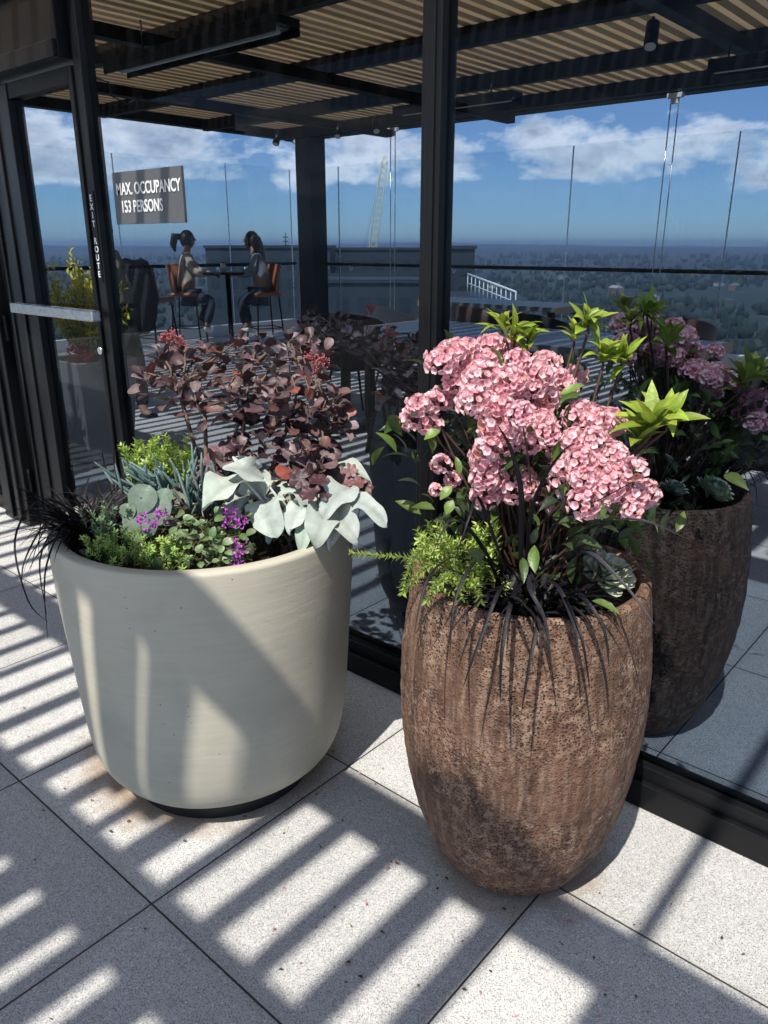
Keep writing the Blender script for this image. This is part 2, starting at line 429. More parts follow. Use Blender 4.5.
def glass_mat(name, tint, refl, dirt=.03):
    m, nt, N, L = newmat(name)
    o = N.new('ShaderNodeOutputMaterial')
    t = N.new('ShaderNodeBsdfTransparent'); t.inputs[0].default_value = tint+(1,)
    g = N.new('ShaderNodeBsdfGlossy'); g.inputs['Roughness'].default_value = .0; g.inputs['Color'].default_value = (.9,.95,1,1)
    lw = N.new('ShaderNodeFresnel'); lw.inputs['IOR'].default_value = refl
    ms = N.new('ShaderNodeMixShader'); ge = N.new('ShaderNodeNewGeometry'); ff_ = math_node(N, L, 'MULTIPLY', lw.outputs[0], math_node(N, L, 'SUBTRACT', 1., ge.outputs['Backfacing'])); L.new(ff_, ms.inputs[0]); L.new(t.outputs[0], ms.inputs[1]); L.new(g.outputs[0], ms.inputs[2])
    d = N.new('ShaderNodeBsdfDiffuse'); d.inputs[0].default_value = (.6,.65,.7,1)
    tc = N.new('ShaderNodeTexCoord'); mp = N.new('ShaderNodeMapping'); mp.inputs['Scale'].default_value = (6, 6, .6); L.new(tc.outputs['Object'], mp.inputs['Vector'])
    f = ntex(N, L, mp.outputs[0], 3, 5)
    ff = mapr(N, L, f, .45, .8, 0, dirt)
    m2 = N.new('ShaderNodeMixShader'); L.new(ff, m2.inputs[0]); L.new(ms.outputs[0], m2.inputs[1]); L.new(d.outputs[0], m2.inputs[2])
    L.new(m2.outputs[0], o.inputs[0])
    return m
M['glass'] = glass_mat('tinted_glass', (.595,.64,.69), 1.17, .004)
M['rail_glass'] = glass_mat('rail_glass', (.93,.96,.97), 1.3, .03)

# ------------------------------------------------------------------ world and sun
SUN_EL = R(58); SH = Vector((.30, -.954)).normalized()
SUN = Vector((SH.x*math.cos(SUN_EL), SH.y*math.cos(SUN_EL), math.sin(SUN_EL)))
w = bpy.data.worlds.new('World'); scene.world = w; w.use_nodes = True
N = w.node_tree.nodes; L = w.node_tree.links; N.clear()
out = N.new('ShaderNodeOutputWorld'); bg = N.new('ShaderNodeBackground'); bg.inputs['Strength'].default_value = .108
L.new(bg.outputs[0], out.inputs[0])
sky = N.new('ShaderNodeTexSky'); sky.sky_type = 'NISHITA'; sky.sun_disc = False; sky.sun_elevation = SUN_EL
sky.sun_rotation = math.atan2(SUN.x, SUN.y); sky.air_density = .9; sky.dust_density = .0; sky.ozone_density = 3
tc = N.new('ShaderNodeTexCoord'); sxyz = N.new('ShaderNodeSeparateXYZ'); L.new(tc.outputs['Generated'], sxyz.inputs[0])
az = math_node(N, L, 'ARCTAN2', math_node(N, L, 'MULTIPLY', sxyz.outputs[0], -1.), sxyz.outputs[1])   # 0 towards +b, grows to the left
el = math_node(N, L, 'ARCSINE', sxyz.outputs[2])
cb = N.new('ShaderNodeCombineXYZ'); L.new(math_node(N, L, 'MULTIPLY', az, 1.0), cb.inputs[0]); L.new(math_node(N, L, 'MULTIPLY', el, 2.0), cb.inputs[1])
cb.inputs[2].default_value = 3.7
n1 = ntex(N, L, cb.outputs[0], 9, 9, .6, .15)
big = ntex(N, L, cb.outputs[0], 2.3, 3, .5)
n1s = ntex(N, L, cb.outputs[0], 14, 6, .6)
# cumulus sit in a band a few degrees above the horizon, ragged elsewhere
band = math_node(N, L, 'MULTIPLY', mapr(N, L, el, R(2.6), R(4.2)), mapr(N, L, el, R(7), R(9.5), 1, 0))
den = math_node(N, L, 'ADD', math_node(N, L, 'MULTIPLY', n1, .75), math_node(N, L, 'MULTIPLY', big, .45))
den = math_node(N, L, 'ADD', den, math_node(N, L, 'MULTIPLY', band, .26))
behind = mapr(N, L, math_node(N, L, 'MULTIPLY', sxyz.outputs[1], -1.), .0, .6, 0, .20)  # extra cloud behind the view, added to neutralise the ambient light
den = math_node(N, L, 'ADD', den, behind)
den = math_node(N, L, 'ADD', den, mapr(N, L, el, R(22), R(40), 0, .16))  # further cloud overhead, also added to make the fill less blue
cl = mapr(N, L, den, .85, .93)
cl = math_node(N, L, 'MULTIPLY', cl, mapr(N, L, el, R(0.3), R(3)), clamp=True)
shade = mapr(N, L, math_node(N, L, 'ADD', n1s, math_node(N, L, 'MULTIPLY', mapr(N, L, den, .86, 1.08), -.34)), .10, .48)
ccol = mix(N, L, shade, (4.2,4.9,6.2), (11,11.2,11.6))
tintn = N.new('ShaderNodeVectorMath'); tintn.operation = 'MULTIPLY'; L.new(sky.outputs[0], tintn.inputs[0])
L.new(mix(N, L, mapr(N, L, el, R(0), R(14)), (.52,.72,1.0), (.80,.88,.98)), tintn.inputs[1])
L.new(mix(N, L, math_node(N, L, 'MULTIPLY', cl, .9), tintn.outputs[0], ccol), bg.inputs['Color'])

sl = bpy.data.lights.new('sun', 'SUN'); sl.energy = 4.4; sl.angle = R(.53); sl.color = (1,.95,.87)
so = bpy.data.objects.new('sun', sl); COL.objects.link(so)
so.rotation_euler = SUN.to_track_quat('Z', 'Y').to_euler()

# ------------------------------------------------------------------ ground of the terrace
A0, B1 = -10.5, 9.8                      # far corner of the terrace
mb = MB(); mb.box(A0-.2, 9, -9, B1+.1, -.3, 0)
tag(mb.build('terrace_floor', M['pavers']), kind='structure')

# ------------------------------------------------------------------ the two pots and their mirror partners
BP = Vector((-.760, 1.346, 0)); PP = Vector((-1.579, 1.116, 0))
def smooth_prof(keys, n):
    out_ = []
    for i in range(len(keys)-1):
        p0 = keys[max(i-1,0)]; p1 = keys[i]; p2 = keys[i+1]; p3 = keys[min(i+2, len(keys)-1)]
        for j in range(n):
            t = j/n
            out_.append(tuple(.5*((2*p1[k])+(-p0[k]+p2[k])*t+(2*p0[k]-5*p1[k]+4*p2[k]-p3[k])*t*t+(-p0[k]+3*p1[k]-3*p2[k]+p3[k])*t**3) for k in (0,1)))
    out_.append(keys[-1]); return out_
def make_brown_pot():
    root = thing('tall_planter_pot', 'tall rounded rust brown pot with pitted crusty glaze in front of the glass', 'flower pot', BP)
    k = [(.125,0),(.15,.012),(.19,.07),(.230,.17),(.257,.30),(.269,.43),(.267,.56),(.256,.67),(.247,.744)]
    outer = smooth_prof(k, 20)
    b = MB()
    def fn(t, z, r):
        p = Vector((math.cos(t)*r, math.sin(t)*r, z))
        q = noise.fractal(p*26, .8, 2.2, 4)*.0022 + noise.noise(Vector((math.cos(t)*5, math.sin(t)*5, z*1.2)))*.003
        return q
    b.lathe([(0,.001)]+outer, 220, fn=fn)
    inner = [(.247,.744),(.243,.7495),(.232,.751),(.223,.746),(.220,.70),(.222,.62)]
    b.lathe(inner, 220)
    for i, p in enumerate(b.v):
        n = noise.noise(Vector(p)*6+Vector((3,1,7)))
        zc = max(0, 1-abs(p[2]-.60)/.12)*.35 + max(0, 1-abs(p[2]-.16)/.14)*.3
        q = min(1, max(0, (n+zc-.12)*3)); b.c[i] = (q, q, q)
    b.build('pot_body', M['brown_pot'], root)
    s = MB()
    s.lathe([(.221,.690),(.15,.700),(.08,.706),(0,.708)], 40, fn=lambda t,z,r: random.uniform(-.001,.001))
    s.build('soil', M['soil'], root)
    f = MB(); f.lathe([(0,-.001),(.12,-.001),(.122,.004),(0,.004)], 40)
    return root
def make_pale_pot():
    root = thing('wide_planter_pot', 'wide smooth cream cement planter holding mixed purple, white and green plants', 'planter', PP)
    k = [(.235,.05),(.275,.055),(.312,.075),(.338,.11),(.355,.17),(.367,.28),(.377,.42),(.386,.56),(.391,.69),(.391,.732)]
    k = [(q[0]*.968, q[1]) for q in k]
    b = MB(); b.lathe([(0,.05)]+smooth_prof(k, 8)+[(.377,.737),(.373,.740),(.350,.740),(.345,.737),(.343,.71),(.342,.6)], 128, fn=lambda t,z,r: noise.noise(Vector((math.cos(t)*2, math.sin(t)*2, z*4)))*.0016)
    b.build('pot_body', M['pale_pot'], root)
    s = MB(); s.lathe([(.3435,.665),(.25,.68),(.1,.69),(0,.69)], 48); s.build('soil', M['soil'], root)
    s = MB(); s.lathe([(0,.0),(.25,.0),(.25,.05),(0,.05)], 48); s.build('pot_foot', M['rubber'], root)
    return root
brown_pot = make_brown_pot(); pale_pot = make_pale_pot()

def jit(s=1): return Vector((random.uniform(-1,1), random.uniform(-1,1), random.uniform(-1,1)))*s
def var(c, a=.15):
    k = 1+random.uniform(-a, a); return tuple(max(0, min(1, x*k*(1+random.uniform(-a,a)*.3))) for x in c)

# ---- pink laurel bush in the brown pot
PINK = (.80,.33,.36)
def floret(kind=0):
    b = MB(); n = 10
    r = 1.0
    ctr = b.vert((0,0,-.36), (.72,.20,.26))
    rings = []
    for (rr, z, c) in ((.30,-.30,(.80,.34,.40)), (.62,-.08,(.95,.72,.74)), (.98,.20,(.91,.55,.58)), (1.05,.30,(.95,.76,.76))):
        row = []
        for k in range(n):
            t = 2*math.pi*k/n; q = 1+(.09 if k % 2 == 0 else -.07)*(1 if rr > .7 else 0)
            row.append(b.vert((rr*q*math.cos(t), rr*q*math.sin(t), z+(.08 if k%2==0 and rr>.7 else 0)), c))
        rings.append(row)
    for k in range(n): b.face((ctr, rings[0][k], rings[0][(k+1)%n]))
    for a, c in zip(rings, rings[1:]):
        for k in range(n): b.face((a[k], c[k], c[(k+1)%n], a[(k+1)%n]))
    # outer underside as bud
    for k in range(5):
        t = 2*math.pi*(k+.5)/5
        q = b.vert((.42*math.cos(t), .42*math.sin(t), -.1), (.75,.25,.28)); q2 = b.vert((.5*math.cos(t+.25), .5*math.sin(t+.25), .02), (.95,.7,.7)); q3 = b.vert((.34*math.cos(t+.12), .34*math.sin(t+.12), -.2), (.6,.1,.14))
        b.face((q, q2, q3))
    return b
FL = floret()
def cluster_mesh(n, seed, q_=1.):
    random.seed(seed); b = MB(); pts = []
    tries = 0
    while len(pts) < n and tries < n*60:
        tries += 1
        u = random.random()**.8; th = random.uniform(0, 2*math.pi); ph = u*R(112)
        rr = 1.0
        d = Vector((math.sin(ph)*math.cos(th), math.sin(ph)*math.sin(th), math.cos(ph)*.78))
        rr = .93 + .24*noise.noise(d*1.9+Vector((seed,0,0))) + random.uniform(-.07,.07)
        p = d*rr
        if all((p-q).length > .205*q_ for q, _ in pts): pts.append((p, d))
    for p, d in pts:
        d2 = (d+jit(.35)).normalized(); q = d2.to_track_quat('Z', 'Y').to_matrix().to_4x4()
        s = random.uniform(.15, .185)*q_
        k = random.uniform(.78, 1.08); pal = random.random()
        col = (k, k*(.74+.40*pal), k*(.80+.34*pal))
        if random.random() < .015: col = (.7, .5, .4)
        b.add(FL, Matrix.Translation(p) @ q @ Matrix.Rotation(random.random()*6, 4, 'Z') @ Matrix.Scale(s, 4), col)
        b.tube([p*.2+Vector((0,0,-.25)), p*.95], .014, 3, c=(.45,.2,.16), caps=False)
    return b
CL = []
for sd, n, q_ in ((11,21,2.05),(12,20,2.05),(13,38,1.5),(14,36,1.5),(15,60,1.2),(16,56,1.2)):
    o = cluster_mesh(n, sd, q_).build('flower_cluster', M['petal']); CL.append(o.data); bpy.data.objects.remove(o)

def whorl(b, p, up, n, L_, w_, c, c2=None, spread=.9, shape='lance'):
    up = Vector(up).normalized(); x = up.orthogonal().normalized(); y = up.cross(x); ph = random.random()*6
    for i in range(n):
        t = ph + i*2.4; k = i/n
        el_ = spread*(1-.55*k)
        d = (x*math.cos(t)+y*math.sin(t))*math.sin(el_*1.3) + up*math.cos(el_*1.3)
        l = L_*random.uniform(.75, 1.1)*(1-.3*k)
        base = p - up*.012*(1-k)*2
        b.leaf(base, base+d*l, w_*random.uniform(.85,1.1), up, arch=random.uniform(.02,.12), fold=random.uniform(.02,.3), shape=shape, n=7, c=var(c, .3), c2=var(c2, .3) if c2 else None, droop=random.uniform(-.15,.45))

random.seed(21)
root = thing('laurel_bush', 'pink flowering laurel shrub with lime leaf tips in the front brown pot', 'flowering shrub', BP+Vector((0,0,.70)))
laurel = root
SB = BP+Vector((0,0,.70))
def burst(cs):
    out_ = []
    for (x,y,D,r) in cs:
        if r < 19: out_.append((x,y,D,r)); continue
        t0 = random.random()*6
        for k in range(4):
            t = t0+k*1.57+random.uniform(-.4,.4); q = r*random.uniform(.45,.72)
            out_.append((x+math.cos(t)*q, y+math.sin(t)*q, D+random.uniform(-.03,.03), r*random.uniform(.46,.66)))
    return out_
clusters = [ # px, py, depth, radius px
 (424,411,1.50,21),(452,367,1.50,25),(447,395,1.56,15),(479,352,1.56,21),(492,385,1.44,29),(520,372,1.50,26),(508,345,1.62,17),(535,400,1.50,21),(557,385,1.58,19),(545,362,1.66,15),
 (474,398,1.42,17),(505,415,1.40,23),(498,440,1.44,21),(535,432,1.46,21),(491,466,1.46,21),(517,484,1.48,18),(486,492,1.5,15),(540,490,1.52,12),(440,462,1.52,9),(452,478,1.55,8),(435,489,1.5,6),
 (590,428,1.46,25),(612,420,1.5,15),(572,458,1.46,20),(600,458,1.40,26),(630,480,1.40,23),(598,490,1.38,26),(625,502,1.40,19),(566,480,1.46,16),(648,492,1.44,14),(585,412,1.52,15),(560,505,1.52,11),(576,372,1.7,10)]
clusters = burst(clusters)
st = MB()
for i, (x, y, D, rp) in enumerate(clusters):
    P = at(x, y, D); r = rp/FPX*D
    me = CL[4 + i % 2] if rp > 16 else (CL[2 + i % 2] if rp > 12 else CL[i % 2])
    o = bpy.data.objects.new('flower_cluster', me); COL.objects.link(o); o.parent = root
    face = (Vector((0,0,.8)) + (P-SB-Vector((0,0,.25))).normalized()*.8 - FWD*.5 + jit(.15)).normalized()
    o.location = P - SB - face*r*.25
    o.rotation_euler = face.to_track_quat('Z', 'Y').to_euler()
    o.scale = (r*1.1,)*3
    b0 = SB + Vector((random.uniform(-.06,.06), random.uniform(-.06,.06), 0))
    mid = b0.lerp(P, .55)+Vector((0,0,.03))+jit(.02)
    if rp > 10 or True:
        st.tube([b0, b0.lerp(mid,.5)+jit(.01), mid, P.lerp(mid,.4)+jit(.008), P-face*r*.2], [.0035,.003,.0027,.002,.0015], 5)
whs = [(515,331,1.56,7,.066,1),(503,322,1.60,6,.055,1),(528,335,1.55,5,.05,1),(589,318,1.62,8,.06,1),(604,352,1.60,8,.06,1),(622,355,1.62,8,.062,1),(575,330,1.66,6,.05,1),
       (652,420,1.42,9,.078,1),(640,432,1.44,7,.066,1),(668,415,1.46,6,.07,1),(668,315,1.72,7,.055,.8),(640,308,1.74,6,.05,.7),(700,322,1.76,5,.05,.6)]
for (x, y, D, n, l, k) in whs[:10]:
    P = at(x, y, D); b0 = SB+jit(.04); b0.z = SB.z
    st.tube([b0, b0.lerp(P,.5)+jit(.02)+Vector((0,0,.02)), P-Vector((0,0,.03)), P], [.005,.004,.003,.002], 5)
so_ = st.build('stems', M['stem_red'], root, local=SB)
for (x, y, D, n, l, k) in whs[:10]:
    P = at(x, y, D); b = MB()
    whorl(b, P, Vector((0,0,1))-FWD*.35+jit(.5), n+4, l*1.25, l*.36, (.15*k+.03,.25*k,.03), (.29*k,.38*k,.05))
    b.build('leaf_whorl', M['leaf'], root, local=SB)
b = MB()
for i in range(420):
    c_ = random.choice(clusters); P = at(c_[0]+random.uniform(-26,26), c_[1]+random.uniform(6,46), c_[2]+random.uniform(-.0,.16))
    if random.random() < .45: P = SB+Vector((random.gauss(0,.12), random.gauss(0,.12), random.uniform(.03,.34)))
    if P.z < .76: continue
    d = (jit(1)+Vector((0,0,.25))+(P-SB).normalized()*.6).normalized(); l = random.uniform(.04,.075)
    g = random.choice(((.045,.075,.022),(.06,.10,.03),(.10,.16,.035),(.035,.05,.03)))
    b.leaf(P, P+d*l, l*.34, jit(1)+Vector((0,0,1.2)), arch=.08, fold=.3, shape='lance', n=5, c=var(g,.2), droop=.15)
for (x,y,x2,y2,D,w_) in ((440,430,424,440,1.46,.02),(452,486,440,500,1.44,.02),(453,500,446,515,1.43,.02),(560,395,585,385,1.5,.018)):
    b.leaf(at(x,y,D), at(x2,y2,D), w_, Vector((0,0,1))-FWD, shape='lance', c=(.16,.24,.05), n=6)
b.build('leaves', M['leaf'], root, local=SB)

# ---- black mondo grass
def mondo(loc, label, n, spec, seed, spread=.30, width=.009):
    random.seed(seed)
    r_ = thing('black_grass', label, 'grass plant', loc)
    b = MB()
    for i in range(n):
        th = random.uniform(0, 2*math.pi)
        if spec and random.random() < spec[2]: th = spec[0]+random.gauss(0, spec[1])
        l = random.uniform(.5, 1.1)*spread; d = Vector((math.cos(th), math.sin(th), 0))
        h = random.uniform(.3, 1.0)*spread*.55; base = Vector((random.gauss(0,.03), random.gauss(0,.03), -.02))
        drop = random.uniform(.5, 2.0)
        pts = []
        for k in range(12):
            t = k/11
            pts.append(base + d*l*(t**.9)*(1 if t<.6 else 1) + Vector((0,0, h*2.6*t*(1-t*drop*.62) - .03*drop*t*t)) + Vector((math.sin(th*3+t*4), math.cos(th*5+t*3), 0))*.006*t)
        g = random.uniform(.6, 1.6)
        bad = False
        for q in pts:
            w_ = Vector(loc)+q
            for (cx, cy_, r0, r1, rz) in ((BP.x, BP.y, .212, .268, .752), (PP.x, PP.y, .338, .384, .742)):
                rr = math.hypot(w_.x-cx, w_.y-cy_)
                if w_.z < rz and r0 < rr < r1: bad = True
        if bad: continue
        b.blade(pts, width*random.uniform(.7,1.15), c=(.009*g,.008*g,.010*g), side=Vector((-d.y, d.x, 0))+jit(.4))
    b.build('blades', M['black_blade'], r_)
    return r_, b
mloc = at(528, 578, 1.50); mloc.z = .72
grass1, _ = mondo(mloc, 'black mondo grass spilling over the front rim of the rust brown pot', 210, (math.atan2(-FH.y, -FH.x), 1.0, .62), 5, .205, .0115)
_, tuft = mondo(mloc, 'tmp', 190, None, 6, .15, .010)
bpy.data.objects.remove(_.children[0]); bpy.data.objects.remove(_)
tuft.build('crown_blades', M['black_blade'], grass1)
extra = MB()
def path(ptsD, w_=.008, g=1., mbk=extra):
    P = [at(x, y, D) for x, y, D in ptsD]; out_ = []
    for i in range(len(P)-1):
        p0 = P[max(i-1,0)]; p1 = P[i]; p2 = P[i+1]; p3 = P[min(i+2,len(P)-1)]
        for j in range(5):
            t = j/5; out_.append(.5*((2*p1)+(-p0+p2)*t+(2*p0-5*p1+4*p2-p3)*t*t+(-p0+3*p1-3*p2+p3)*t**3))
    out_.append(P[-1])
    mbk.blade(out_, w_, c=(.006*g,.0055*g,.0075*g), side=RIGHT+UP*.2)
path([(520,575,1.5),(522,500,1.42),(512,452,1.38),(497,424,1.36)], .011, 1.2)
path([(525,570,1.5),(535,500,1.4),(560,455,1.36),(582,440,1.34)], .007)
path([(540,560,1.5),(590,528,1.38),(640,520,1.34),(690,540,1.33)], .008, 3)
path([(535,575,1.5),(580,550,1.42),(620,580,1.36),(655,625,1.32)], .009, 5)
path([(510,575,1.5),(470,555,1.42),(430,575,1.34),(413,640,1.30)], .008, 1.5)
path([(520,570,1.5),(480,560,1.38),(455,600,1.33),(450,655,1.31)], .008, 1.2)
path([(515,580,1.48),(500,590,1.38),(480,640,1.34),(462,690,1.33)], .008, 1.2)
path([(525,580,1.48),(512,600,1.38),(502,650,1.335),(500,705,1.33)], .010, 1.0)
path([(535,580,1.48),(540,610,1.38),(530,660,1.335),(521,715,1.33)], .009, 1.4)
path([(560,580,1.48),(585,600,1.38),(604,630,1.35),(609,668,1.345)], .009, 1.4)
path([(555,580,1.48),(570,610,1.38),(582,640,1.34),(590,690,1.34)], .008, 1)
path([(545,580,1.48),(560,590,1.37),(575,630,1.34),(578,660,1.33)], .008, 2)
path([(530,560,1.5),(560,520,1.4),(600,500,1.34),(640,478,1.31)], .007, 4)
path([(500,575,1.5),(470,530,1.42),(450,520,1.4),(430,560,1.38)], .007, 1.2)
path([(505,570,1.5),(480,500,1.42),(470,515,1.36),(455,560,1.35)], .006, 1.2)
path([(530,575,1.45),(530,590,1.36),(545,620,1.34),(552,670,1.33)], .008, 3)
extra.build('long_blades', M['black_blade'], grass1, local=mloc)

# ---- green trailing stonecrop in brown pot
def stonecrop(name, label, loc, sprigs, c, seed, llen=.012, cat='trailing plant'):
    random.seed(seed); r_ = thing(name, label, cat, loc); b = MB(); s = MB()
    for (p0, p1, sag) in sprigs:
        p0 = Vector(p0); p1 = Vector(p1); n = max(5, int((p1-p0).length/.006)); pts = []
        for k in range(n+1):
            t = k/n; pts.append(p0.lerp(p1, t)+Vector((0,0,sag*4*t*(1-t)))+jit(.0015))
        s.tube(pts, .0013, 4, c=(.3,.3,.1))
        for k, p in enumerate(pts):
            if k < 1: continue
            ax = (pts[min(k+1,n)]-pts[k-1]).normalized(); x = ax.orthogonal().normalized(); y = ax.cross(x)
            for j in range(4):
                t = k*2.1+j*math.pi/2; d = (x*math.cos(t)+y*math.sin(t))*.9+ax*.6
                l = llen*random.uniform(.8,1.3)
                b.leaf(p, p+d.normalized()*l, l*.34, ax, arch=.08, fold=.2, shape='lance', n=3, c=var(c,.25))
    b.build('needle_leaves', M['leaf'], r_, local=loc); s.build('stems', M['stem_green'], r_, local=loc)
    return r_
random.seed(31)
sl_ = at(462, 560, 1.58); sl_.z = .73; spr = []
for i in range(62):
    x = random.uniform(424, 500); y = random.uniform(536, 590) if x > 440 else random.uniform(535, 570)
    p = at(x, y, random.uniform(1.48,1.6)); q = p + Vector((random.uniform(-.03,.03), random.uniform(-.03,.03), random.uniform(.0,.035))) - RIGHT*random.uniform(0,.02)
    spr.append((p-Vector((0,0,.03)), q, .004))
spr += [(at(440,560,1.5), at(405,590,1.44), .01), (at(440,560,1.5), at(352,553,1.5), .0), (at(450,575,1.5), at(428,600,1.43), .01), (at(436,545,1.5), at(408,565,1.45), .012), (at(420,548,1.5),at(402,592,1.44),.01),
        (at(470,580,1.45), at(480,600,1.40), .01), (at(455,575,1.46), at(462,597,1.41), .01)]
sedum1 = stonecrop('stonecrop', 'lime green feathery stonecrop trailing over the left rim of the rust brown pot', sl_, spr, (.36,.46,.11), 3, .014)

# ---- echeveria rosettes
def rosette(label, loc, up, Rr, seed, c=(.42,.50,.36)):
    random.seed(seed); r_ = thing('rosette_succulent', label, 'succulent', loc)
    up = Vector(up).normalized(); x = up.orthogonal().normalized(); y = up.cross(x); b = MB()
    for i in range(46):
        k = i/46; t = i*2.39996; el_ = R(8)+R(78)*k
        d = (x*math.cos(t)+y*math.sin(t))*math.cos(el_)+up*math.sin(el_)
        l = Rr*(1-.62*k)
        base = up*(Rr*.25*k)
        b.leaf(base, base+d*l, l*.62, up, arch=-.08, fold=.35, shape='round', n=6, c=var(c,.08), c2=(.5,.5,.38))
        b.leaf(base-up*.004, base+d*l*.98-up*.002, l*.6, up, arch=-.14, fold=.35, shape='round', n=6, c=var(c,.08))
    b.build('fleshy_leaves', M['succulent'], r_)
    return r_
ech1 = rosette('large pale green rosette succulent tucked inside the right rim of the rust brown pot', at(606,578,1.56), Vector((0,0,1))-FH*.5+RIGHT*.2, .062, 4)
ech2 = rosette('smaller pale rosette succulent behind the large one in the rust brown pot', at(586,556,1.66), Vector((0,0,1))-FH*.3, .045, 9, (.30,.38,.30))

# ================================================================== plants of the pale planter
def prim(px_, py_, D): return at(px_, py_, D)
random.seed(41)
SC = PP+Vector((.02,.03,.69))
smoke = thing('smoke_bush', 'purple leaved smoke bush rising from the middle of the cream planter', 'shrub', SC)
tips = [(143,372,1.95),(160,352,2.0),(172,380,1.9),(185,352,2.05),(205,372,1.92),(195,395,1.9),(222,352,1.98),(238,340,2.02),(240,372,1.88),(255,352,1.98),(262,388,1.86),(276,360,1.96),(292,378,1.88),(300,348,2.05),
        (318,372,1.92),(325,352,2.02),(335,392,1.92),(343,415,1.94),(310,400,1.86),(285,405,1.84),(235,398,1.86),(262,340,2.1),(290,340,2.12),(330,425,1.96),(300,425,1.88),(205,348,2.1),(168,335,2.1),(250,415,1.88),(228,385,1.8),(275,385,1.82),(312,340,2.15),(270,430,1.84),(240,450,1.82),(305,450,1.84),(322,455,1.86),(318,462,1.82),(225,458,1.84)]
b = MB(); s = MB()
mids = [at(205,415,1.92), at(245,410,1.9), at(290,420,1.9), at(180,395,1.96), at(320,420,1.94)]
for i, m_ in enumerate(mids):
    b0 = SC+Vector((random.uniform(-.07,.07), random.uniform(-.07,.07), -.02))
    s.tube([b0, b0.lerp(m_,.5)+jit(.012), m_], [.0075,.006,.005], 7)
for j, (x, y, D) in enumerate(tips):
    P = at(x, y, D); m_ = min(mids, key=lambda q: (q-P).length)
    s.tube([m_, m_.lerp(P,.5)+jit(.012)+Vector((0,0,.01)), P], [.0042,.003,.0018], 5)
    up = ((P-SC).normalized()*.7+Vector((0,0,.9))-FH*.35+jit(.25)).normalized(); xx = up.orthogonal().normalized(); yy = up.cross(xx)
    nl = random.randint(10, 13)
    big_ = j >= 33
    for i in range(nl):
        t = i*2.4+j; k = i/nl; back = (1-k)*.07
        d = (xx*math.cos(t)+yy*math.sin(t))*(1.05-.5*k)+up*(.25+.8*k)+Vector((0,0,-.15))
        l = random.uniform(.034,.052)*(1.15-.45*k)*(1.25 if big_ else 1); base = P - up*back + d*.012
        c = random.choice(((.075,.044,.048),(.11,.07,.075),(.17,.12,.125),(.045,.022,.026),(.10,.05,.042)))
        if random.random() < .03: c = (.2,.06,.045)
        s.tube([P-up*back, base], .0009, 3, caps=False)
        b.leaf(base, base+d.normalized()*l, l*random.uniform(.68,.92), up+jit(.6), arch=random.uniform(-.12,.22), fold=random.uniform(-.2,.6), mr=1.4, wav=.05, shape='round', n=6, c=var(c,.2), droop=random.uniform(0,.3))
b.build('leaves', M['smoke_leaf'], smoke, local=SC); s.build('branches', M['stem_brown'], smoke, local=SC)
# reddish seed plume
for grp in (((318,368),(322,362),(312,360)),((172,338),(166,342),(180,345))):
    b = MB(); Q = at(grp[0][0], grp[0][1]+10, 1.92)
    for (x, y) in grp:
        P = at(x, y, 1.9); b.tube([Q, P], .001, 3, c=(.3,.1,.09))
        for k in range(30):
            d = (jit(1)+Vector((0,0,.6))).normalized(); q = P+d*random.uniform(.01,.026)
            b.tube([P, q], .0006, 3, c=(.42,.12,.13), caps=False); b.ball(q, .0022, 5, 3, c=(.55,.17,.18))
    b.build('seed_plume', M['petal'], smoke, local=SC)

# white felt leaves
random.seed(43)
WL = at(300, 500, 1.92); WL.z = .66
white = thing('silver_leaf_plant', 'white felted broad leaf plant at the right rim of the cream planter', 'foliage plant', WL)
b = MB(); s = MB()
wl = [(246,482,202,506,.075,1.76),(264,480,222,463,.05,1.77),(252,478,234,452,.04,1.8),(258,500,262,466,.07,1.84),(266,500,276,533,.078,1.80),(288,486,314,514,.064,1.84),(352,488,322,514,.068,1.80),(328,508,313,541,.068,1.78),
      (336,512,358,537,.055,1.78),(350,503,387,519,.048,1.78),(332,470,371,478,.04,1.90),(266,506,285,494,.034,1.86),(254,498,221,504,.03,1.88),(300,505,290,528,.05,1.80),(318,480,300,460,.04,1.92),(280,490,300,475,.045,1.92),(345,495,330,478,.05,1.90),(285,515,268,540,.04,1.82),(310,520,300,548,.04,1.8),(245,490,230,520,.045,1.86),(340,520,330,545,.035,1.82)]
for (x,y,x2,y2,w_,D) in wl:
    Bp = at(x,y,D+.03); Tp = at(x2,y2,D-.03)
    b.leaf(Bp, Tp, w_*1.15, -FWD*.8+Vector((0,0,.9))+jit(.4), arch=random.uniform(.08,.24), fold=random.uniform(.15,.5), mr=.72, shape='heart', n=14, c=var((.41,.46,.41),.12), wav=.22, droop=.12)
    s.tube([WL+jit(.03)+Vector((0,0,.0)), WL.lerp(Bp,.6)+jit(.01)+Vector((0,0,.015)), Bp], [.004,.0035,.003], 6, c=(.6,.66,.6))
b.build('leaves', M['felt_leaf'], white, local=WL); s.build('stalks', M['felt_leaf'], white, local=WL)

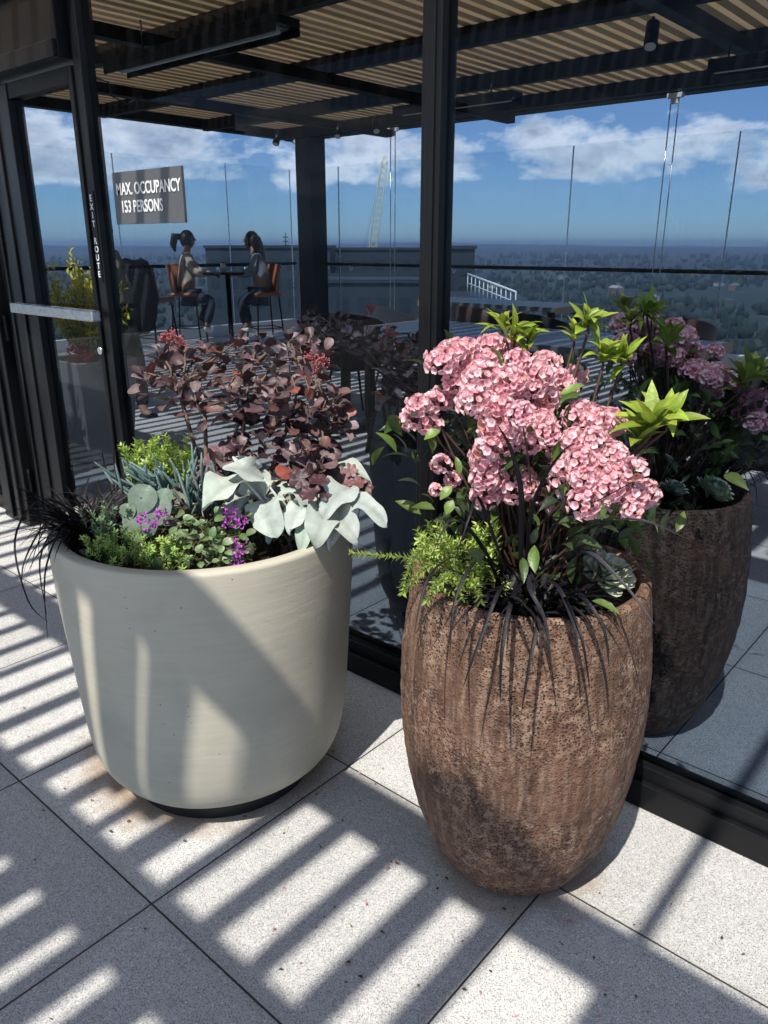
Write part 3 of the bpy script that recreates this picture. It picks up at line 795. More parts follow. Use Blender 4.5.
# heuchera
random.seed(44)
def heuch(label, loc, leaves, cols, name='coral_bells'):
    r_ = thing(name, label, 'foliage plant', loc); b = MB()
    for (x,y,rp,D) in leaves:
        P = at(x,y,D); r = rp/FPX*D; up = (-FWD*.9+Vector((0,0,.8))+jit(.4)).normalized(); xx = up.orthogonal().normalized(); yy = up.cross(xx)
        c = var(random.choice(cols), .15); ct = b.vert(P-up*r*.2, tuple(k*.75 for k in c)); n = 28; ring = []; r2 = []
        ph = random.random()*6
        for k in range(n):
            t = 2*math.pi*k/n+ph; q = r*(.86+.14*math.cos(7*(t-ph)))*(.45 if k in (0,n-1) else 1)
            r2.append(b.vert(P+(xx*math.cos(t)+yy*math.sin(t))*q*.55+up*r*.03*math.cos(7*(t-ph)), c))
            ring.append(b.vert(P+(xx*math.cos(t)+yy*math.sin(t))*q+up*r*.10*math.sin(7*(t-ph)), tuple(min(1,k2*1.15) for k2 in c)))
        for k in range(n):
            k2 = (k+1)%n; b.face((ct, r2[k], r2[k2])); b.face((r2[k], ring[k], ring[k2], r2[k2]))
        b.tube([loc+Vector((0,0,-.02))+jit(.01), P-up*r*.2], .0015, 4, c=(.12,.05,.05), caps=False)
    b.build('lobed_leaves', M['smoke_leaf'], r_, local=loc); return r_
l0 = at(228,470,1.95); l0.z=.66
heu1 = heuch('dusky purple lobed leaf coral bells left of the white leaves', l0, [(222,452,17,1.9),(238,442,15,1.93),(208,462,13,1.92),(246,458,12,1.88),(200,478,12,1.9),(215,480,10,1.88)], ((.15,.075,.085),(.20,.11,.10),(.13,.06,.07)))
l0 = at(312,495,1.86); l0.z=.66
heu2 = heuch('near black purple leaf coral bells between the white leaves', l0, [(300,478,13,1.8),(318,480,12,1.78),(310,492,13,1.77),(324,492,10,1.78),(308,470,11,1.82)], ((.04,.014,.02),(.055,.02,.028)))
l0 = at(345,480,1.9); l0.z=.66
heu3 = heuch('small brown purple coral bells at the right edge of the white leaves', l0, [(350,470,9,1.86),(358,482,10,1.84),(345,482,9,1.85),(365,488,9,1.84),(352,492,8,1.84)], ((.12,.045,.045),(.16,.08,.08)))

# blue finger succulent
random.seed(45)
lb = at(175,505,1.92); lb.z=.65
fingers = thing('blue_chalk_sticks', 'blue grey finger leaved succulent near the left rear of the cream planter', 'succulent', lb); b = MB()
for i in range(150):
    x = random.choice((random.gauss(160,16), random.gauss(208,14))); y = random.uniform(478, 518)
    P = at(x, y, random.uniform(1.84,1.98)); side_ = -1 if x < 185 else .4
    d = (RIGHT*(side_*random.uniform(-.2,1.1)+random.uniform(-.3,.3)) + Vector((0,0,random.uniform(.4,1.1))) - FH*random.uniform(-.3,.6)).normalized(); l = random.uniform(.045,.085)
    mid = P+d*l*.5+Vector((0,0,.004)); g = random.uniform(.75,1.25)
    b.tube([P, P.lerp(mid,.5), mid, P+d*l*.85+Vector((0,0,.006)), P+d*l+Vector((0,0,.008))], [.0028,.0036,.0036,.0028,.0006], 6, c=(.13*g,.20*g,.19*g))
b.build('finger_leaves', M['succulent'], fingers, local=lb)
# round grey green leaves
random.seed(46)
lr = at(150,515,1.84); lr.z=.65
rnd = thing('round_leaf_plant', 'grey green round leaf plant in front of the blue fingers', 'foliage plant', lr); b = MB()
for (x,y,rp) in ((143,500,16),(158,511,15),(134,523,11),(148,526,11),(128,512,9),(165,497,9),(138,540,8)):
    P = at(x,y,1.80); r = rp/FPX*1.8; up = (-FWD+Vector((0,0,.7))+jit(.25)); d = (UP+RIGHT*random.uniform(-.6,.6)).normalized()
    b.leaf(P-d*r, P+d*r, r*1.9, up, arch=.05, fold=.15, shape='round', n=10, c=var((.17,.23,.17),.12)); b.tube([lr+jit(.01), P-d*r], .0018, 4, c=(.15,.2,.12), caps=False)
b.build('round_leaves', M['leaf'], rnd, local=lr)
# feathery lime plant behind
random.seed(47); lf = at(165,480,2.0); lf.z=.66; spr=[]
for i in range(55):
    x = random.uniform(132,188); y = random.uniform(468,500); p = at(x,y,random.uniform(1.94,2.06))
    spr.append((p, p+Vector((random.uniform(-.025,.025),random.uniform(-.025,.025),random.uniform(.03,.09))), .003))
for i in range(14):
    x = random.uniform(120,200); p = at(x,475,2.05); spr.append((p, at(x+random.uniform(-14,14), random.uniform(438,455),2.05), .003))
lime = stonecrop('lime_feather_plant', 'bright lime feathery plant behind the blue fingers in the cream planter', lf, spr, (.34,.46,.10), 6, .015)
# green sedum on front rim
random.seed(48); lg = at(130,552,1.75); lg.z=.68; spr=[]
for i in range(95):
    x = random.uniform(88,186); y = 548+ (x-88)*.10 + random.uniform(-16,10)
    p = at(x,y+4,random.uniform(1.70,1.80)); spr.append((p-Vector((0,0,.012)), p+Vector((random.uniform(-.02,.02),random.uniform(-.02,.02),random.uniform(.01,.035)))-FH*random.uniform(-.01,.02), .002))
sed2 = stonecrop('bright_sedum', 'fresh green stonecrop mat along the front left rim of the cream planter', lg, spr, (.33,.47,.12), 8, .011)
random.seed(49); lg = at(108,528,1.82); lg.z=.67; spr=[]
for i in range(34):
    x = random.gauss(106,9); p = at(x,random.uniform(520,548),random.uniform(1.76,1.84)); spr.append((p-Vector((0,0,.012)), p+Vector((random.uniform(-.012,.012),random.uniform(-.012,.012),random.uniform(.02,.045))), .001))
sed3 = stonecrop('grey_sedum', 'grey green bottlebrush stonecrop beside the black grass in the cream planter', lg, spr, (.17,.26,.15), 9, .012)
# lamium with purple flowers
random.seed(50); lv = at(205,548,1.76); lv.z=.67
lam = thing('dead_nettle', 'silver leaved dead nettle with magenta flowers on the front rim of the cream planter', 'flowering plant', lv); b = MB(); s = MB()
for i in range(150):
    x = random.uniform(166,246); y = 552+ random.uniform(-36,12) - abs(x-206)*.05; P = at(x,y,random.uniform(1.70,1.80)+max(0,(545-y))*.0015)
    d = (RIGHT*random.uniform(-1,1)-FH*random.uniform(-.3,1)+Vector((0,0,random.uniform(-.4,.5)))).normalized(); l = random.uniform(.015,.026); up = (-FWD*.7+Vector((0,0,1))+jit(.4))
    g = random.choice(((.22,.29,.17),(.30,.36,.24),(.14,.21,.09)))
    b.leaf(P, P+d*l, l*.85, up, arch=.05, fold=.2, shape='heart', n=5, c=(.10,.17,.05), c2=var(g,.15)); s.tube([P, P-d*.02-Vector((0,0,.012))], .0009, 3, c=(.15,.2,.08), caps=False)
b.build('leaves', M['leaf'], lam, local=lv); s.build('stems', M['stem_green'], lam, local=lv)
for (x,y,D,n) in ((143,521,1.76,16),(160,516,1.76,18),(152,525,1.74,12),(232,512,1.74,16),(240,522,1.73,16),(228,524,1.73,12),(238,545,1.72,10),(236,560,1.70,18),(240,552,1.70,10),(172,520,1.78,6)):
    b = MB(); P = at(x,y,D)
    for k in range(n*2):
        d = (jit(1)+Vector((0,0,.5))-FWD*.3).normalized(); q = P+jit(.011)+d*.002; l = random.uniform(.006,.011)
        b.leaf(q, q+d*l, l*.7, jit(1), arch=.2, fold=.4, shape='oval', n=3, c=var((.40,.09,.42),.3))
    b.build('magenta_flower', M['petal'], lam, local=lv)
# black grass on left of planter
ml = at(90,512,1.88); ml.z=.715
grass2, _ = mondo(ml, 'black mondo grass hanging over the left rim of the cream planter', 520, (math.atan2(-RIGHT.y*.9-FH.y*.3, -RIGHT.x*.9-FH.x*.3), .9, .35), 15, .21, .0075)
e2 = MB()
path([(80,515,1.85),(40,500,1.8),(15,540,1.76),(28,600,1.74),(48,622,1.74)], .006, 1, e2)
path([(85,520,1.85),(50,520,1.78),(25,560,1.74),(22,590,1.73)], .006, 1, e2)
path([(90,525,1.85),(60,525,1.76),(40,560,1.73),(47,615,1.73)], .006, 2, e2)
path([(85,530,1.85),(62,530,1.76),(45,575,1.73),(48,640,1.73)], .006, 1, e2)
path([(90,520,1.85),(70,495,1.8),(45,505,1.76),(38,560,1.74)], .005, 1, e2)
e2.build('long_blades', M['black_blade'], grass2, local=ml)
ml3 = at(270,550,1.84); ml3.z=.665
grass3, _ = mondo(ml3, 'short black grass tuft under the white leaves of the cream planter', 80, (math.atan2(RIGHT.y-FH.y*.6, RIGHT.x-FH.x*.6), .8, .6), 17, .15, .005)
random.seed(52)

# fallen debris in cream planter between plants: dark filler leaves (ground cover ivy)
lo = PP+Vector((0,0,.68)); filler = thing('low_green_filler', 'dark low foliage filling the gaps in the middle of the cream planter', 'foliage plant', lo); b = MB()
for i in range(420):
    t = random.uniform(0,6.28); r = .33*math.sqrt(random.random()); P = lo+Vector((r*math.cos(t), r*math.sin(t), random.uniform(0,.07)))
    d = (jit(1)+Vector((0,0,.5))).normalized(); l = random.uniform(.02,.04)
    b.leaf(P, P+d*l, l*.5, jit(1)+Vector((0,0,1)), arch=.1, shape='oval', n=4, c=var(random.choice(((.04,.06,.02),(.07,.03,.035),(.05,.09,.03),(.12,.08,.05))),.3))
b.build('leaves', M['leaf'], filler, local=lo)
lo2 = BP+Vector((0,0,.705)); filler2 = thing('low_green_filler', 'dark low foliage among the black grass in the rust brown pot', 'foliage plant', lo2); b = MB()
for i in range(260):
    t = random.uniform(0,6.28); r = .2*math.sqrt(random.random()); P = lo2+Vector((r*math.cos(t), r*math.sin(t), random.uniform(0,.10)*(1-r*3)))
    d = (jit(1)+Vector((0,0,.5))).normalized(); l = random.uniform(.02,.045)
    b.leaf(P, P+d*l, l*.3, jit(1)+Vector((0,0,1)), arch=.1, shape='lance', n=4, c=var(random.choice(((.03,.05,.02),(.04,.025,.03),(.05,.08,.03))),.3))
b.build('leaves', M['leaf'], filler2, local=lo2)

b = MB(); random.seed(57)
for i in range(170):
    if random.random() < .6: a_ = BP.x+random.gauss(0,.35); b_ = BP.y-.15+random.gauss(0,.25)
    else: a_ = PP.x+random.gauss(0,.6); b_ = PP.y-.3+random.gauss(0,.3)
    if b_ > 1.66: continue
    P = Vector((a_, b_, .004)); t = random.random()*6; l = random.uniform(.004,.012)
    b.leaf(P, P+Vector((math.cos(t)*l, math.sin(t)*l, .001)), l*.6, (0,0,1), arch=.2, shape='oval', n=3, c=var(random.choice(((.5,.25,.26),(.08,.05,.03),(.12,.1,.05))),.3))
tag(b.build('leaf_litter', M['petal']), 'tiny fallen petals and leaf crumbs on the pavers round the pots', 'litter', kind='stuff')

# ---- reflections of the front pots and plants, built as mirrored copies behind the glass
def beyond(src, label, sh=.05):
    c = copy_tree(src); l = src.location; c.location = Vector((l.x, 2*GB-l.y, l.z)) - RIGHT*sh; c.scale = (1,-1,1)
    c['label'] = label; return c
beyond(brown_pot, 'reflection of the rust brown pot, built as a mirrored copy behind the glass')
beyond(laurel, 'reflection of the pink laurel shrub, built as a mirrored copy behind the glass')
beyond(grass1, 'reflection of the black grass in the brown pot, built as a mirrored copy')
beyond(ech1, 'reflection of the large rosette succulent, built as a mirrored copy behind the glass')
beyond(ech2, 'reflection of the smaller rosette succulent, built as a mirrored copy behind the glass')
beyond(sedum1, 'reflection of the feathery stonecrop, built as a mirrored copy behind the glass')
beyond(filler2, 'reflection of the low foliage in the brown pot, built as a mirrored copy')
p2 = beyond(pale_pot, 'reflection of the cream planter, built as a mirrored copy darkened for shade')
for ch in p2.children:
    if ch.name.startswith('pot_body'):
        ch.data = ch.data.copy(); ch.data.materials[0] = M['pale_pot_shaded']  # cream planter's copy coloured dark to imitate its shaded side
beyond(smoke, 'reflection of the purple smoke bush, built as a mirrored copy behind the glass', .36)
heu2_mirrored = beyond(heu2, 'reflection of the near black coral bells, built as a mirrored copy behind the glass', .2)
beyond(filler, 'reflection of the low foliage in the cream planter, built as a mirrored copy')

# ================================================================== glass wall, door, sign
ZR = 3.0                                  # underside of the pergola beams
wall = thing('glazed_wall', 'floor to ceiling tinted glass wall in black metal frames behind the two pots', 'glass wall', (0, GB, 0))
def part(mb_, name, mat, parent, bevel=0):
    return mb_.build(name, mat, parent, bevel=bevel, local=parent.location)
gx = [(-2.985, -1.368), (-1.306, 1.15), (1.22, 3.4)]
for (a0, a1) in gx:
    b = MB(); b.box(a0, a1, GB-.006, GB+.006, .115, 2.93); part(b, 'glass_pane', M['glass'], wall)
for a in (-1.337, 1.185, 3.43):
    b = MB(); b.box(a-.031, a+.031, GB-.032, GB+.032, .118, 2.93)
    b.box(a-.014, a+.014, GB-.038, GB-.032, .118, 2.93); part(b, 'mullion', M['frame_metal'], wall, .003)
b = MB(); b.box(-3.045, -2.99, GB-.03, GB+.03, .118, 2.93); part(b, 'mullion', M['frame_metal'], wall, .003)
b = MB()
b.box(-3.05, 3.5, GB-.05, GB+.05, .0, .075); b.box(-3.05, 3.5, GB-.032, GB+.032, .075, .115)
part(b, 'base_frame', M['frame_metal'], wall, .003)
b = MB(); b.box(-3.05, 3.5, GB-.07, GB+.07, 2.93, 3.2); part(b, 'head_frame', M['black_metal'], wall, .003)

ent = thing('door_surround', 'dark metal door surround and header at the far left of the glass wall', 'door frame', (-4, GB, 0))
b = MB(); b.box(-4.19, -3.90, GB-.09, GB+.09, .0, 2.06); b.box(-4.14, -4.06, GB-.105, GB-.09, .02, 2.06); b.box(-4.0, -3.96, GB-.105, GB-.09, .02, 2.06)
part(b, 'post', M['door_metal'], ent, .004)
b = MB(); b.box(-8.0, -3.053, GB-.08, GB+.08, 2.06, 2.42); b.box(-8.0, -3.053, GB-.1, GB-.08, 2.06, 2.12); b.box(-8.0, -3.053, GB-.1, GB-.08, 2.30, 2.33); part(b, 'header', M['door_metal'], ent, .004)
b = MB(); b.box(-7.9, -4.193, GB-.006, GB+.006, .08, 2.06); part(b, 'side_glass', M['glass'], ent)
b = MB(); b.box(-7.9, -4.193, GB-.05, GB+.05, 0, .08); part(b, 'sill_frame', M['frame_metal'], ent, .003)

door = thing('glass_door', 'glass door with a steel push bar across it and a wide dark hinge stile', 'door', (-3.88, GB-.01, 0), R(0))
def dpart(mb_, name, mat, bevel=.003): return mb_.build(name, mat, door, bevel=bevel)
b = MB(); b.box(.0, .30, -.035, .035, .01, 2.04); b.box(.05, .07, -.045, -.035, .03, 2.02); b.box(.16, .19, -.045, -.035, .03, 2.02); dpart(b, 'hinge_stile', M['door_metal'])
b = MB(); b.box(.803, .830, -.03, .03, .01, 2.04); dpart(b, 'lock_stile', M['black_metal'])
b = MB(); b.box(.30, .803, -.03, .03, 1.98, 2.04); dpart(b, 'top_rail', M['black_metal'])
b = MB(); b.box(.30, .803, -.03, .03, .01, .13); dpart(b, 'bottom_rail', M['door_metal'])
b = MB(); b.box(.30, .803, -.005, .005, .13, 1.98); dpart(b, 'glass_pane', M['glass'], 0)
b = MB(); b.box(.17, .90, -.10, -.062, 1.105, 1.15); pb = dpart(b, 'push_bar', M['steel'], .006)
for q0, q1, q2 in ((.19,.24,-.047),(.795,.825,-.031)):
    b = MB(); b.box(q0, q1, -.0615, q2, 1.11, 1.145); dpart(b, 'bracket', M['black_metal']).parent = pb

b = MB(); b.tube([(.817,-.031,.98),(.817,-.040,.98)], .016, 14); dpart(b, 'lock', M['steel'], 0)
for z_ in (.25, 1.02, 1.8):
    b = MB(); b.tube([(-.012,-.05,z_-.06),(-.012,-.05,z_+.06)], .011, 10); dpart(b, 'hinge', M['frame_metal'], 0)

def text_mesh(body, size, extrude=.0008, bold=.0, spacing=1.0, line=1.0):
    cu = bpy.data.curves.new('txt', 'FONT'); cu.body = body; cu.size = size; cu.extrude = extrude; cu.offset = bold
    cu.space_character = spacing; cu.space_line = line; cu.resolution_u = 4
    ob = bpy.data.objects.new('txt', cu); COL.objects.link(ob)
    bpy.context.view_layer.update()
    me = bpy.data.meshes.new_from_object(ob.evaluated_get(bpy.context.evaluated_depsgraph_get()))
    bpy.data.objects.remove(ob); bpy.data.curves.remove(cu)
    return me
def put_text(name, body, size, loc, parent, mat, bold=0, sx=1, spacing=1, line=1.0):
    me = text_mesh(body, size, .0006, bold, spacing, line); me.name = name; me.materials.clear(); me.materials.append(mat)
    o = bpy.data.objects.new(name, me); COL.objects.link(o); o.parent = parent
    o.location = loc; o.rotation_euler = (R(90), 0, 0); o.scale = (sx, 1, 1); return o
b = MB(); b.box(-3.036, -3.000, GB-.0335, GB-.0312, 1.255, 1.60); sticker = part(b, 'exit_sticker', M['black_metal'], wall)
allm = MB()
z = 1.575
for ch in 'EXIT ROUTE':
    if ch != ' ':
        me = text_mesh(ch, .034, .0005, .0004)
        xs = [v.co.x for v in me.vertices]; cx = (min(xs)+max(xs))/2
        k = len(allm.v)
        for v in me.vertices: allm.vert((-3.018+v.co.x-cx, GB-.0350-v.co.z, z-.012+v.co.y))
        for p in me.polygons: allm.face([k+i for i in p.vertices], 0, False)
        bpy.data.meshes.remove(me)
    z -= .0318
o_ = part(allm, 'exit_lettering', M['vinyl_white'], wall); o_.parent = sticker

sign = thing('occupancy_sign', 'grey rectangular sign on the glass reading MAX. OCCUPANCY 153 PERSONS', 'sign', (-2.655, GB-.012, 1.567))
b = MB(); b.box(-.222, .222, -.006, .005, -.092, .092); sp_o = b.build('sign_panel', M['sign_grey'], sign, bevel=.001)
put_text('sign_lettering', 'MAX. OCCUPANCY', .059, (-.198, -.008, .012), sp_o, M['vinyl_white'], .0008, .79)
put_text('sign_lettering', '153 PERSONS', .059, (-.175, -.008, -.050), sp_o, M['vinyl_white'], .0008, .79)

# ================================================================== pergola
perg = thing('timber_pergola', 'black steel pergola with pale timber slats over the terrace', 'pergola', (A0, B1, 0))
random.seed(61)
a = -10.3; i = 0; n = 0
while a < 2.4 and n < 99:
    k = random.uniform(.75, 1.12); col_ = (k, k*random.uniform(.95,1.03), k*random.uniform(.9,1.05))
    wdt = (.058,.05,.075,.06,.04,.085,.055)[i % 7]
    b = MB()
    if -1.42 < a < .42: spans = ((-1.17,-.62),(1.9,9.62))      # gap made in the unseen slats to let sun onto the planters
    else: spans = ((-1.17,9.62),)
    if -.02 < a < .22: spans = ((1.9,9.62),)
    if a < -1.7: wdt = .044
    for (y0_, y1_) in spans:
        b = MB()
        if y1_ < 5: b.box(a-wdt/2, a+wdt/2, y0_, y1_, 3.16, 3.215, c=col_)
        elif y0_ > 0: b.box(a-.046, a+.046, y0_, y1_, 3.16, 3.215, c=col_)
        else:
            ol = ((-wdt/2,y0_),(wdt/2,y0_),(wdt/2,1.9),(.046,1.905),(.046,y1_),(-.046,y1_),(-.046,1.905),(-wdt/2,1.9))
            lo_ = [b.vert((a+x, y, 3.16), col_) for x, y in ol]; hi_ = [b.vert((a+x, y, 3.215), col_) for x, y in ol]
            b.face(lo_[::-1], 0, False); b.face(hi_, 0, False)
            for k in range(8): b.face((lo_[k], lo_[(k+1)%8], hi_[(k+1)%8], hi_[k]), 0, False)
        part(b, 'slat', M['wood'], perg)
    a += .155; i += 1; n += 1
b = MB(); b.box(A0+.1, 3.5, -1.36, -1.18, 3.16, 3.2); part(b, 'shade_panel', M['black_metal'], perg)  # unseen solid panels, added to keep the near floor in shade
b = MB(); b.box(A0+.1, -1.70, -2.44, -1.365, 3.16, 3.2); part(b, 'shade_panel', M['black_metal'], perg)
b = MB(); b.box(.1, 3.5, -2.44, -1.365, 3.16, 3.2); part(b, 'shade_panel', M['black_metal'], perg)
for k_ in range(11):
    b = MB(); b.box(-1.66+k_*.155, -1.66+k_*.155+.112, -2.44, -1.365, 3.16, 3.19); part(b, 'dimming_slat', M['wood'], perg)  # unseen close-set slats, added to leave only dim light on the floor
for (x0_, x1_) in ((-1.20,-1.10),(-1.05,-.93)):
    b = MB(); b.box(x0_, x1_, -1.0, -.70, 3.05, 3.09); part(b, 'shade_bar', M['black_metal'], perg)  # unseen bars, added to throw shade on the cream planter
b = MB(); b.tube([(.17,-1.1,3.12),(.17,1.6,3.12)], .02, 8); part(b, 'shadow_pipe', M['black_metal'], perg)  # unseen pipe, added to cast a thin shadow line on the floor
for bb, ww, hh in ((-2.3,.1,.15),(-.63,.12,.10),(2.75,.1,.15),(4.5,.1,.15),(6.2,.1,.15),(7.9,.1,.15),(9.3,.1,.15)):
    b = MB(); b.box(A0+.09, 3.5, bb-ww/2, bb+ww/2, 3.157-hh, 3.157); part(b, 'cross_beam', M['black_metal'], perg, .003)
for aa in (-8.2, -6.1, -2.55, 2.45):
    b = MB(); b.box(aa-.06, aa+.06, 1.83, 9.55, 2.90, 3.0); part(b, 'girder', M['black_metal'], perg, .003)
for aa in (-6.1, 2.45):
    b = MB(); b.box(aa-.06, aa+.06, -5.0, 1.66, 2.90, 3.0); part(b, 'girder', M['black_metal'], perg, .003)
b = MB(); b.box(A0-.1, 3.6, B1-.14, B1+.1, 3.04, 3.32); part(b, 'fascia', M['black_metal'], perg, .004)
b = MB(); b.box(A0-.1, A0+.08, -5, B1-.145, 3.05, 3.32); part(b, 'fascia', M['black_metal'], perg, .004)
for (ca, cb_) in ((A0+.62, B1-.25), (2.45, B1-.25), (2.45, -4.8), (A0+.15, -4.8)):
    b = MB(); b.box(ca-.17, ca+.17, cb_-.17, cb_+.17, 0, 3.04); part(b, 'column', M['black_metal'], perg, .004)
# hanging fittings
def spot(loc, label, tilt):
    r_ = thing('spotlight', label, 'spotlight', loc, 0, 'spotlights under the pergola')
    b = MB(); b.tube([(0,0,0),(0,0,-.10)], .012, 8); b.build('bracket', M['black_metal'], r_)
    d = Vector((math.sin(tilt)*.7, -.5, -1)).normalized()
    b = MB(); b.tube([Vector((0,0,-.10))-d*.07, Vector((0,0,-.10))+d*.12], .05, 14); lbod = b.build('lamp_body', M['black_metal'], r_)
    b = MB(); b.tube([Vector((0,0,-.10))+d*.121, Vector((0,0,-.10))+d*.124], .042, 14); b.build('lens', M['diffuser'], lbod)
for (x,y,bq,lb_) in ((277,128,8.4,'black spotlight left of the corner column, lowest under the pergola edge'),(338,118,8.4,'black spotlight just right of the corner column under the pergola'),(376,118,8.4,'black spotlight nearest the middle mullion under the pergola'),(647,84,6.3,'black spotlight alone under the pergola at the right')):
    P = onb(x,y,bq); r = thing; spot((P.x, bq, 3.0), lb_, random.uniform(-1,1))
def heater(p0, p1, z, label):
    c = (p0+p1)/2; r_ = thing('strip_heater', label, 'heater', (c.x, c.y, z), 0, 'strip heaters hung from the pergola')
    L_ = (p1-p0).length/2
    ang = math.atan2((p1-p0).y, (p1-p0).x); r_.rotation_euler = (0,0,ang)
    b = MB(); b.box(-L_, L_, -.11, .11, .0, .05); b.box(-L_, L_, -.11, -.095, -.05, 0); b.box(-L_, L_, .095, .11, -.05, 0); b.build('housing', M['black_metal'], r_, bevel=.004)
    b = MB(); b.box(-L_*.94, L_*.94, -.07, .07, -.012, -.001); rfl = b.build('reflector', M['steel'], r_)
    b = MB(); b.tube([(-L_*.92,0,-.03),(L_*.92,0,-.03)], .012, 8); b.build('heating_tube', M['white_paint'], rfl)
    for s_ in (-.6, .6):
        b = MB(); b.tube([(L_*s_,0,.05),(L_*s_,0,3.0-z)], .008, 6); b.build('hanger', M['black_metal'], r_)
for (x0,y0,x1,y1,z,lb_) in ((118,70,285,24,2.72,'long strip heater hanging nearest the door at the upper left'),(395,112,520,97,2.85,'strip heater hanging behind the middle mullion'),(715,70,790,56,2.75,'strip heater hanging at the upper right corner')):
    p0 = onz(x0,y0,z); p1 = onz(x1,y1,z); bb = (p0.y+p1.y)/2; p0.y = p1.y = bb; heater(p0, p1, z, lb_)
# heater cable
b = MB()
pts = [onb(x,y,3.0) for x,y in ((88,60),(96,78),(108,82),(112,96),(128,104),(142,96))]
b.tube(pts, .006, 6); tag(b.build('power_cable', M['rubber'], None), 'black looping power cable hanging under the pergola near the door', 'cable')

# ================================================================== guard rails
def guard(name_label, p0, p1, cuts, side):
    """glass windscreen with handrail; cuts are distances of the panel joints"""
    p0 = Vector(p0); p1 = Vector(p1); d = (p1-p0).normalized(); L_ = (p1-p0).length; nrm = Vector((-d.y, d.x, 0))*side
    r_ = thing('glass_guard_rail', name_label, 'railing', p0)
    cc = [0]+cuts+[L_]
    for u0, u1 in zip(cc, cc[1:]):
        b = MB(); b.bar(p0+d*(u0+.012)+Vector((0,0,1.40)), p0+d*(u1-.012)+Vector((0,0,1.40)), .014, 2.42); gp = part(b, 'glass_panel', M['rail_glass'], r_)
        b = MB(); b.bar(p0+d*(u1)+Vector((0,0,.1)), p0+d*u1+Vector((0,0,2.6)), .014, .014, up=d); part(b, 'post', M['steel'], r_)
        for q in (u0+.28, u1-.28):
            b = MB(); P = p0+d*q+Vector((0,0,1.03)); b.tube([P+nrm*.008, P+nrm*.035], .03, 12); b.tube([P+nrm*.03, P+nrm*.08+Vector((0,0,.05))], .01, 6); bk = part(b, 'bracket', M['steel'], r_); bk.parent = gp
    b = MB(); b.tube([p0+nrm*.08+Vector((0,0,1.10)), p1+nrm*.08+Vector((0,0,1.10))], .026, 10); part(b, 'handrail', M['frame_metal'], r_)
    b = MB(); b.bar(p0+Vector((0,0,.08)), p1+Vector((0,0,.08)), .14, .16); part(b, 'kerb', M['white_paint'], r_, .004)
guard('frameless glass windscreen with round handrail along the far right side of the terrace', (-10.35, 9.8, 0), (3.4, 9.8, 0), [.85,2.95,5.05,7.1,9.2,11.3], -1)
guard('frameless glass windscreen with round handrail along the far left side of the terrace', (-10.5, -4.6, 0), (-10.5, 9.65, 0), [2.0,4.2,6.4,8.7,10.95,12.9], -1)
for k, (x,y) in enumerate(((676,92),(393,128),(297,140))):
    P = onb(x,y,9.6); r_ = thing('shade_guide_rods', ['pair of thin steel rods at the right of the windscreen','pair of thin steel rods beside the middle mullion','pair of thin steel rods beside the corner column'][k], 'cable guide', (P.x, 9.6, 0), 0, 'steel rods hanging in front of the windscreen')
    for s_ in (-.045, .045):
        b = MB(); b.tube([(s_,0,.03),(s_,0,3.02)], .007, 6); b.build('rod', M['steel'], r_)
    b = MB(); b.box(-.09,.09,-.03,.03,2.98,3.03); b.box(-.04,.04,-.02,.02,2.92,2.98); b.build('bracket', M['white_paint'], r_, bevel=.003)

# ================================================================== furniture beyond the glass
def table(name, label, x0, x1, y0, y1, h, th=.05):
    r_ = thing(name, label, 'table', ((x0+x1)/2, (y0+y1)/2, 0)); X=(x1-x0)/2; Y=(y1-y0)/2
    b = MB(); b.box(-X,X,-Y,Y,h-th,h); b.build('table_top', M['table_dark'], r_, bevel=.003)
    b = MB(); 
    for s_ in (-1,1): b.box(s_*(X+.012)-.010, s_*(X+.012)+.010, -Y-.01, Y+.01, h-th-.02, h+.003)
    b.build('timber_edge', M['wood_edge'], r_, bevel=.002)
    for sx_ in (-1,1):
        for sy_ in (-1,1):
            b = MB(); b.box(sx_*(X-.1)-.03, sx_*(X-.1)+.03, sy_*(Y-.1)-.03, sy_*(Y-.1)+.03, 0, h-th-.002); b.build('leg', M['black_metal'], r_)
table('long_table', 'long grey dining table with timber end behind the pink flowers', -4.5, -1.80, 4.78, 5.8, .75)
table('long_table', 'second grey table farther back beside the far windscreen', -6.2, -4.3, 7.8, 8.6, .75)
def chair(loc, rz, label, mat, seat_h=.44, back_h=.84, wid=.30, group=None, legs='black_metal'):
    r_ = thing('tub_chair', label, 'chair', loc, rz, group)
    b = MB(); b.lathe([(0,seat_h),(wid*.85,seat_h),(wid*.92,seat_h-.03),(wid*.85,seat_h-.09),(0,seat_h-.09)], 24); b.build('seat', mat, r_)
    b = MB(); n = 20; rows = []
    for k in range(n+1):
        t = R(-125)+R(250)*k/n; e = math.cos((k/n-.5)*math.pi)
        top = seat_h+.16+(back_h-seat_h-.16)*e**.6
        row = []
        for (rr, zz) in ((wid*.96, seat_h-.05),(wid*1.08, (seat_h+top)/2),(wid*1.14, top),(wid*1.08, top+.012),(wid*1.02, top),(wid*.98,(seat_h+top)/2),(wid*.88, seat_h-.05)):
            row.append(b.vert((rr*math.sin(t), rr*math.cos(t), zz)))
        rows.append(row)
    for p, q in zip(rows, rows[1:]):
        for k in range(6): b.face((p[k], q[k], q[k+1], p[k+1]))
    b.face(rows[0][::-1]); b.face(rows[-1])
    b.build('backrest', mat, r_)
    for k in range(4):
        t = R(45+90*k); b = MB(); b.tube([(wid*.6*math.cos(t), wid*.6*math.sin(t), seat_h-.09),(wid*.95*math.cos(t), wid*.95*math.sin(t), 0)], [.013,.01], 8); b.build('leg', M[legs], r_)
    return r_
def onzw(x,y,z): P = onz(x,y,z); return (P.x, P.y, 0)
chair(onzw(400,306,.82), R(150), 'silver grey woven tub chair left of the middle mullion', M['wicker'])
